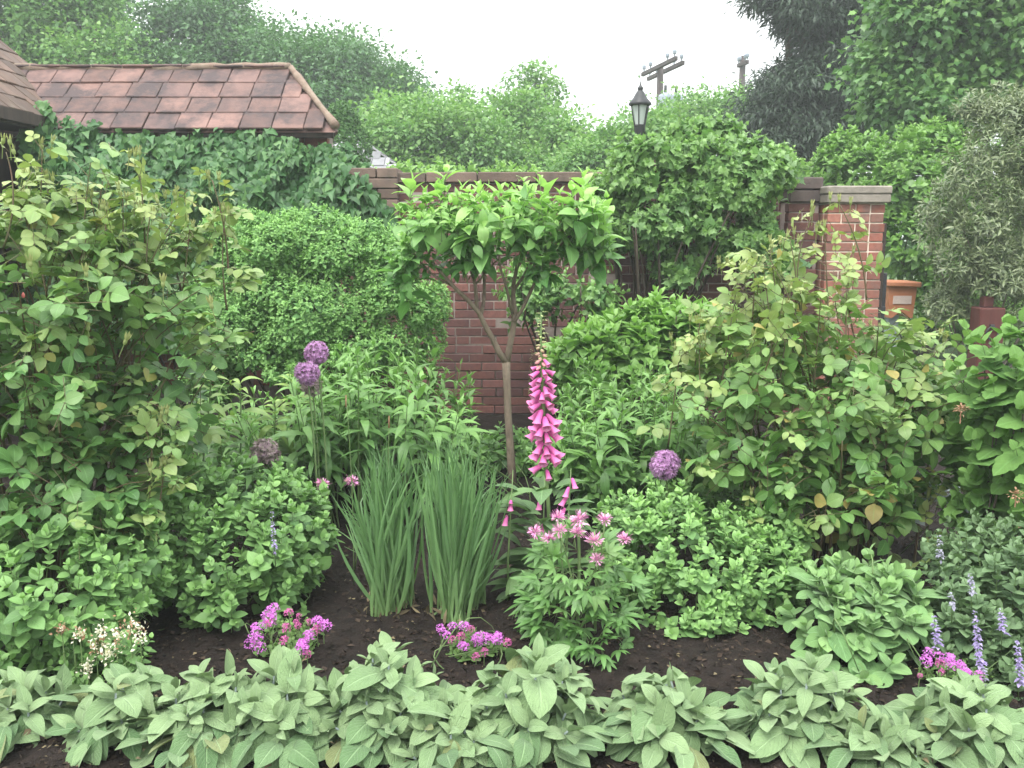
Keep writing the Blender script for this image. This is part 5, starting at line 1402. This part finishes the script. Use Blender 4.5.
bedding('magenta bedding flower on bare soil below the left herb mound', (288, 655), [lobe(288, 640, 3.42, 34, 16, .12), lobe(300, 634, 3.46, 24, 14, .1)], 60,
        [(275, 615, 9.5), (289, 613, 5), (269, 623, 4.5), (256, 640, 8.5), (259, 629, 6), (286, 628, 5.2), (284, 641, 5.2), (299, 616, 3.2), (298, 626, 4), (309, 622, 3.6), (323, 627, 8), (317, 630, 5.3), (308, 636, 6.5), (301, 647, 9), (307, 654, 4.8), (296, 622, 3)], 3.36)
bedding('magenta bedding flower half hidden behind the middle of the front sage row', (475, 660), [lobe(474, 650, 3.42, 34, 14, .12)], 50,
        [(441, 632, 6), (457, 628, 6.5), (471, 630, 4.8), (466, 646, 6), (477, 641, 7), (486, 637, 6.5), (497, 639, 8), (507, 643, 5), (484, 652, 4.6), (476, 657, 4.5), (452, 640, 4.5), (461, 637, 5)], 3.36)
bedding('magenta bedding flower at the right, between the sage row and the catmint', (955, 680), [lobe(955, 676, 3.15, 34, 14, .1)], 46,
        [(930, 660, 7.5), (940, 664, 5), (950, 661, 7), (957, 665, 6.5), (966, 671, 6.5), (976, 682, 7), (964, 687, 4.6), (920, 676, 3), (942, 672, 3.6), (972, 690, 4)], 3.05)

# white flowering plant at the left
wY = 3.12
wf = shrub('white_flower_plant', 'small plant with white florets and brown spent flowers at the left', 'flower', [lobe(105, 668, wY, 40, 22, .12), lobe(130, 650, wY, 22, 22, .1)], 46, 4, .02, .04, M['mint'], T_MINT, nst=8, stems='green_stem', sr=.003, upw=.9)
for (x, y, w_, h_, br_) in ((103, 634, 8, 16, .25), (116, 640, 8, 18, .3), (96, 647, 6, 10, .5), (130, 625, 10, 14, .75), (140, 634, 8, 12, .3), (88, 668, 5, 9, .1), (80, 634, 6, 5, .5), (62, 630, 5, 7, .85), (108, 652, 7, 9, .1)):
    c = at(x, y, wY - .1); s = mpp(wY); n = 70
    P = c + rng.normal(0, 1, (n, 3)) * [w_ * s * .5, w_ * s * .5, h_ * s * .5]
    d = norm(rng.normal(0, 1, (n, 3)) + np.array([0, -.4, .3])); bm = rng.random(n) < br_
    mb = MB()
    inst(mb, T_PET, P[~bm], d[~bm], (UP + rng.normal(0, .5, d.shape))[~bm], U(.009, .017, (~bm).sum()), None, rng.random((~bm).sum()))
    inst(mb, T_PET, P[bm], d[bm], (UP + rng.normal(0, .5, d.shape))[bm], U(.008, .016, bm.sum()), None, rng.random(bm.sum()), 1)
    segs(mb, (c - UP * .12)[None], c[None], .002, .0015, 4, 2)
    mb.build('flower_cluster', [M['white_fl'], M['brown_fl'], M['green_stem']], wf)

# ------------------------------------------------------------------ the front row of silvery sage
T_SAGE = [tpl(.25, .52, .66, 4, 8, .14, .5, tip=.3, wave=.03), tpl(.27, .5, .66, 4, 8, .08, 1.0, tip=.3, wave=.05), tpl(.23, .54, .68, 4, 8, .28, .3, tip=.3, wave=.03, ph=2), tpl(.26, .52, .66, 4, 8, -.08, 1.4, tip=.3, wave=.06, ph=1), tpl(.22, .52, .7, 4, 8, .3, 1.9, tip=.3, wave=.04), tpl(.2, .5, .7, 4, 8, .5, .8, tip=.3, wave=.05, ph=3)]
def sage(label, px, py, r, h, ns, L):
    b = gp(px, py)
    rt = thing('lambs_ear', label, 'silver sage', b, 'silvery sage plants along the front edge')
    ns = int(ns * 1.5); h = h * 1.3; L = L * .97
    a_ = np.arange(ns) * 2.4 + rng.normal(0, .3, ns)
    q = np.sqrt((np.arange(ns) + .3) / ns)
    R = np.stack([np.cos(a_), np.sin(a_) * .85, np.zeros(ns)], -1)
    P = b + R * (r * q)[:, None] + UP * (h * (1 - .66 * q ** 1.6) * U(.8, 1.2, ns))[:, None]
    D = norm(UP + R * (q * 1.0)[:, None] + np.array([0, -.12, 0]) + rng.normal(0, .15, P.shape))
    mb = MB()
    shoots(mb, T_SAGE, P, D, 4, .02, L * U(.8, 1.2, ns), 14, 92, .5, 2, jit=.14, Lvar=.2)
    # older leaves lying low around the foot
    m = int(ns * 2.0); a2 = np.where(rng.random(m) < .35, rng.normal(-1.57, .7, m), U(0, 6.28, m)); R2 = np.stack([np.cos(a2), np.sin(a2), np.zeros(m)], -1)
    inst(mb, T_SAGE, b + R2 * (r * U(.35, .98, m))[:, None] + UP * U(.03, .10, m)[:, None], R2 + rng.normal(0, .25, R2.shape) + UP * .12, UP + R2 * .1 + rng.normal(0, .2, R2.shape), L * U(.8, 1.15, m), None, 0)
    mb.build('foliage', M['sage'], rt, floor=.012)
    mb = MB()
    for i in range(ns):
        tube(mb, curve(b + R[i] * .02 - UP * .01, P[i], R[i] * .02, 6), np.linspace(.006, .0035, 6), 5)
    mb.build('stems', M['silver'], rt)
    mb = MB(); n = 160
    P2 = b + rng.normal(0, 1, (n, 3)) * [r * .5, r * .4, 0] + UP * U(.01, .05, n)[:, None]
    inst(mb, [tpl(.1, .4, .9, 2, 2, .3, .6), diamond(.3, .3, .3)], P2, rng.normal(0, 1, (n, 3)) * [1, 1, .4], UP + rng.normal(0, .4, (n, 3)), U(.012, .04, n))
    mb.build('dead_leaves', M['debris'], rt)['kind'] = 'stuff'
for args in (('leftmost silvery sage of the front row, cut by the frame edge', 22, 728, .16, .10, 9, .14),
             ('second silvery sage from the left, under the white flowers', 128, 732, .16, .13, 9, .135),
             ('third silvery sage from the left, in front of the left herb mound', 208, 738, .19, .15, 13, .145),
             ('fourth silvery sage from the left, just below the left magenta flower', 288, 736, .18, .16, 13, .15),
             ('tall silvery sage in front of the left iris clump', 385, 734, .2, .19, 15, .145),
             ('silvery sage right below the middle magenta flower', 452, 760, .14, .12, 9, .13),
             ('broad silvery sage in front of the foxglove, middle of the front row', 530, 736, .21, .18, 15, .15),
             ('silvery sage in front of the right herb mound, with bare soil behind', 662, 738, .19, .14, 13, .14),
             ('silvery sage below the broad leaved sage, right of the soil gap', 802, 732, .2, .15, 13, .15),
             ('low silvery sage with long drooping leaves, last but one on the right', 874, 762, .13, .09, 8, .14),
             ('rightmost silvery sage of the front row, below the catmint', 970, 744, .18, .12, 10, .15)):
    sage(*args)
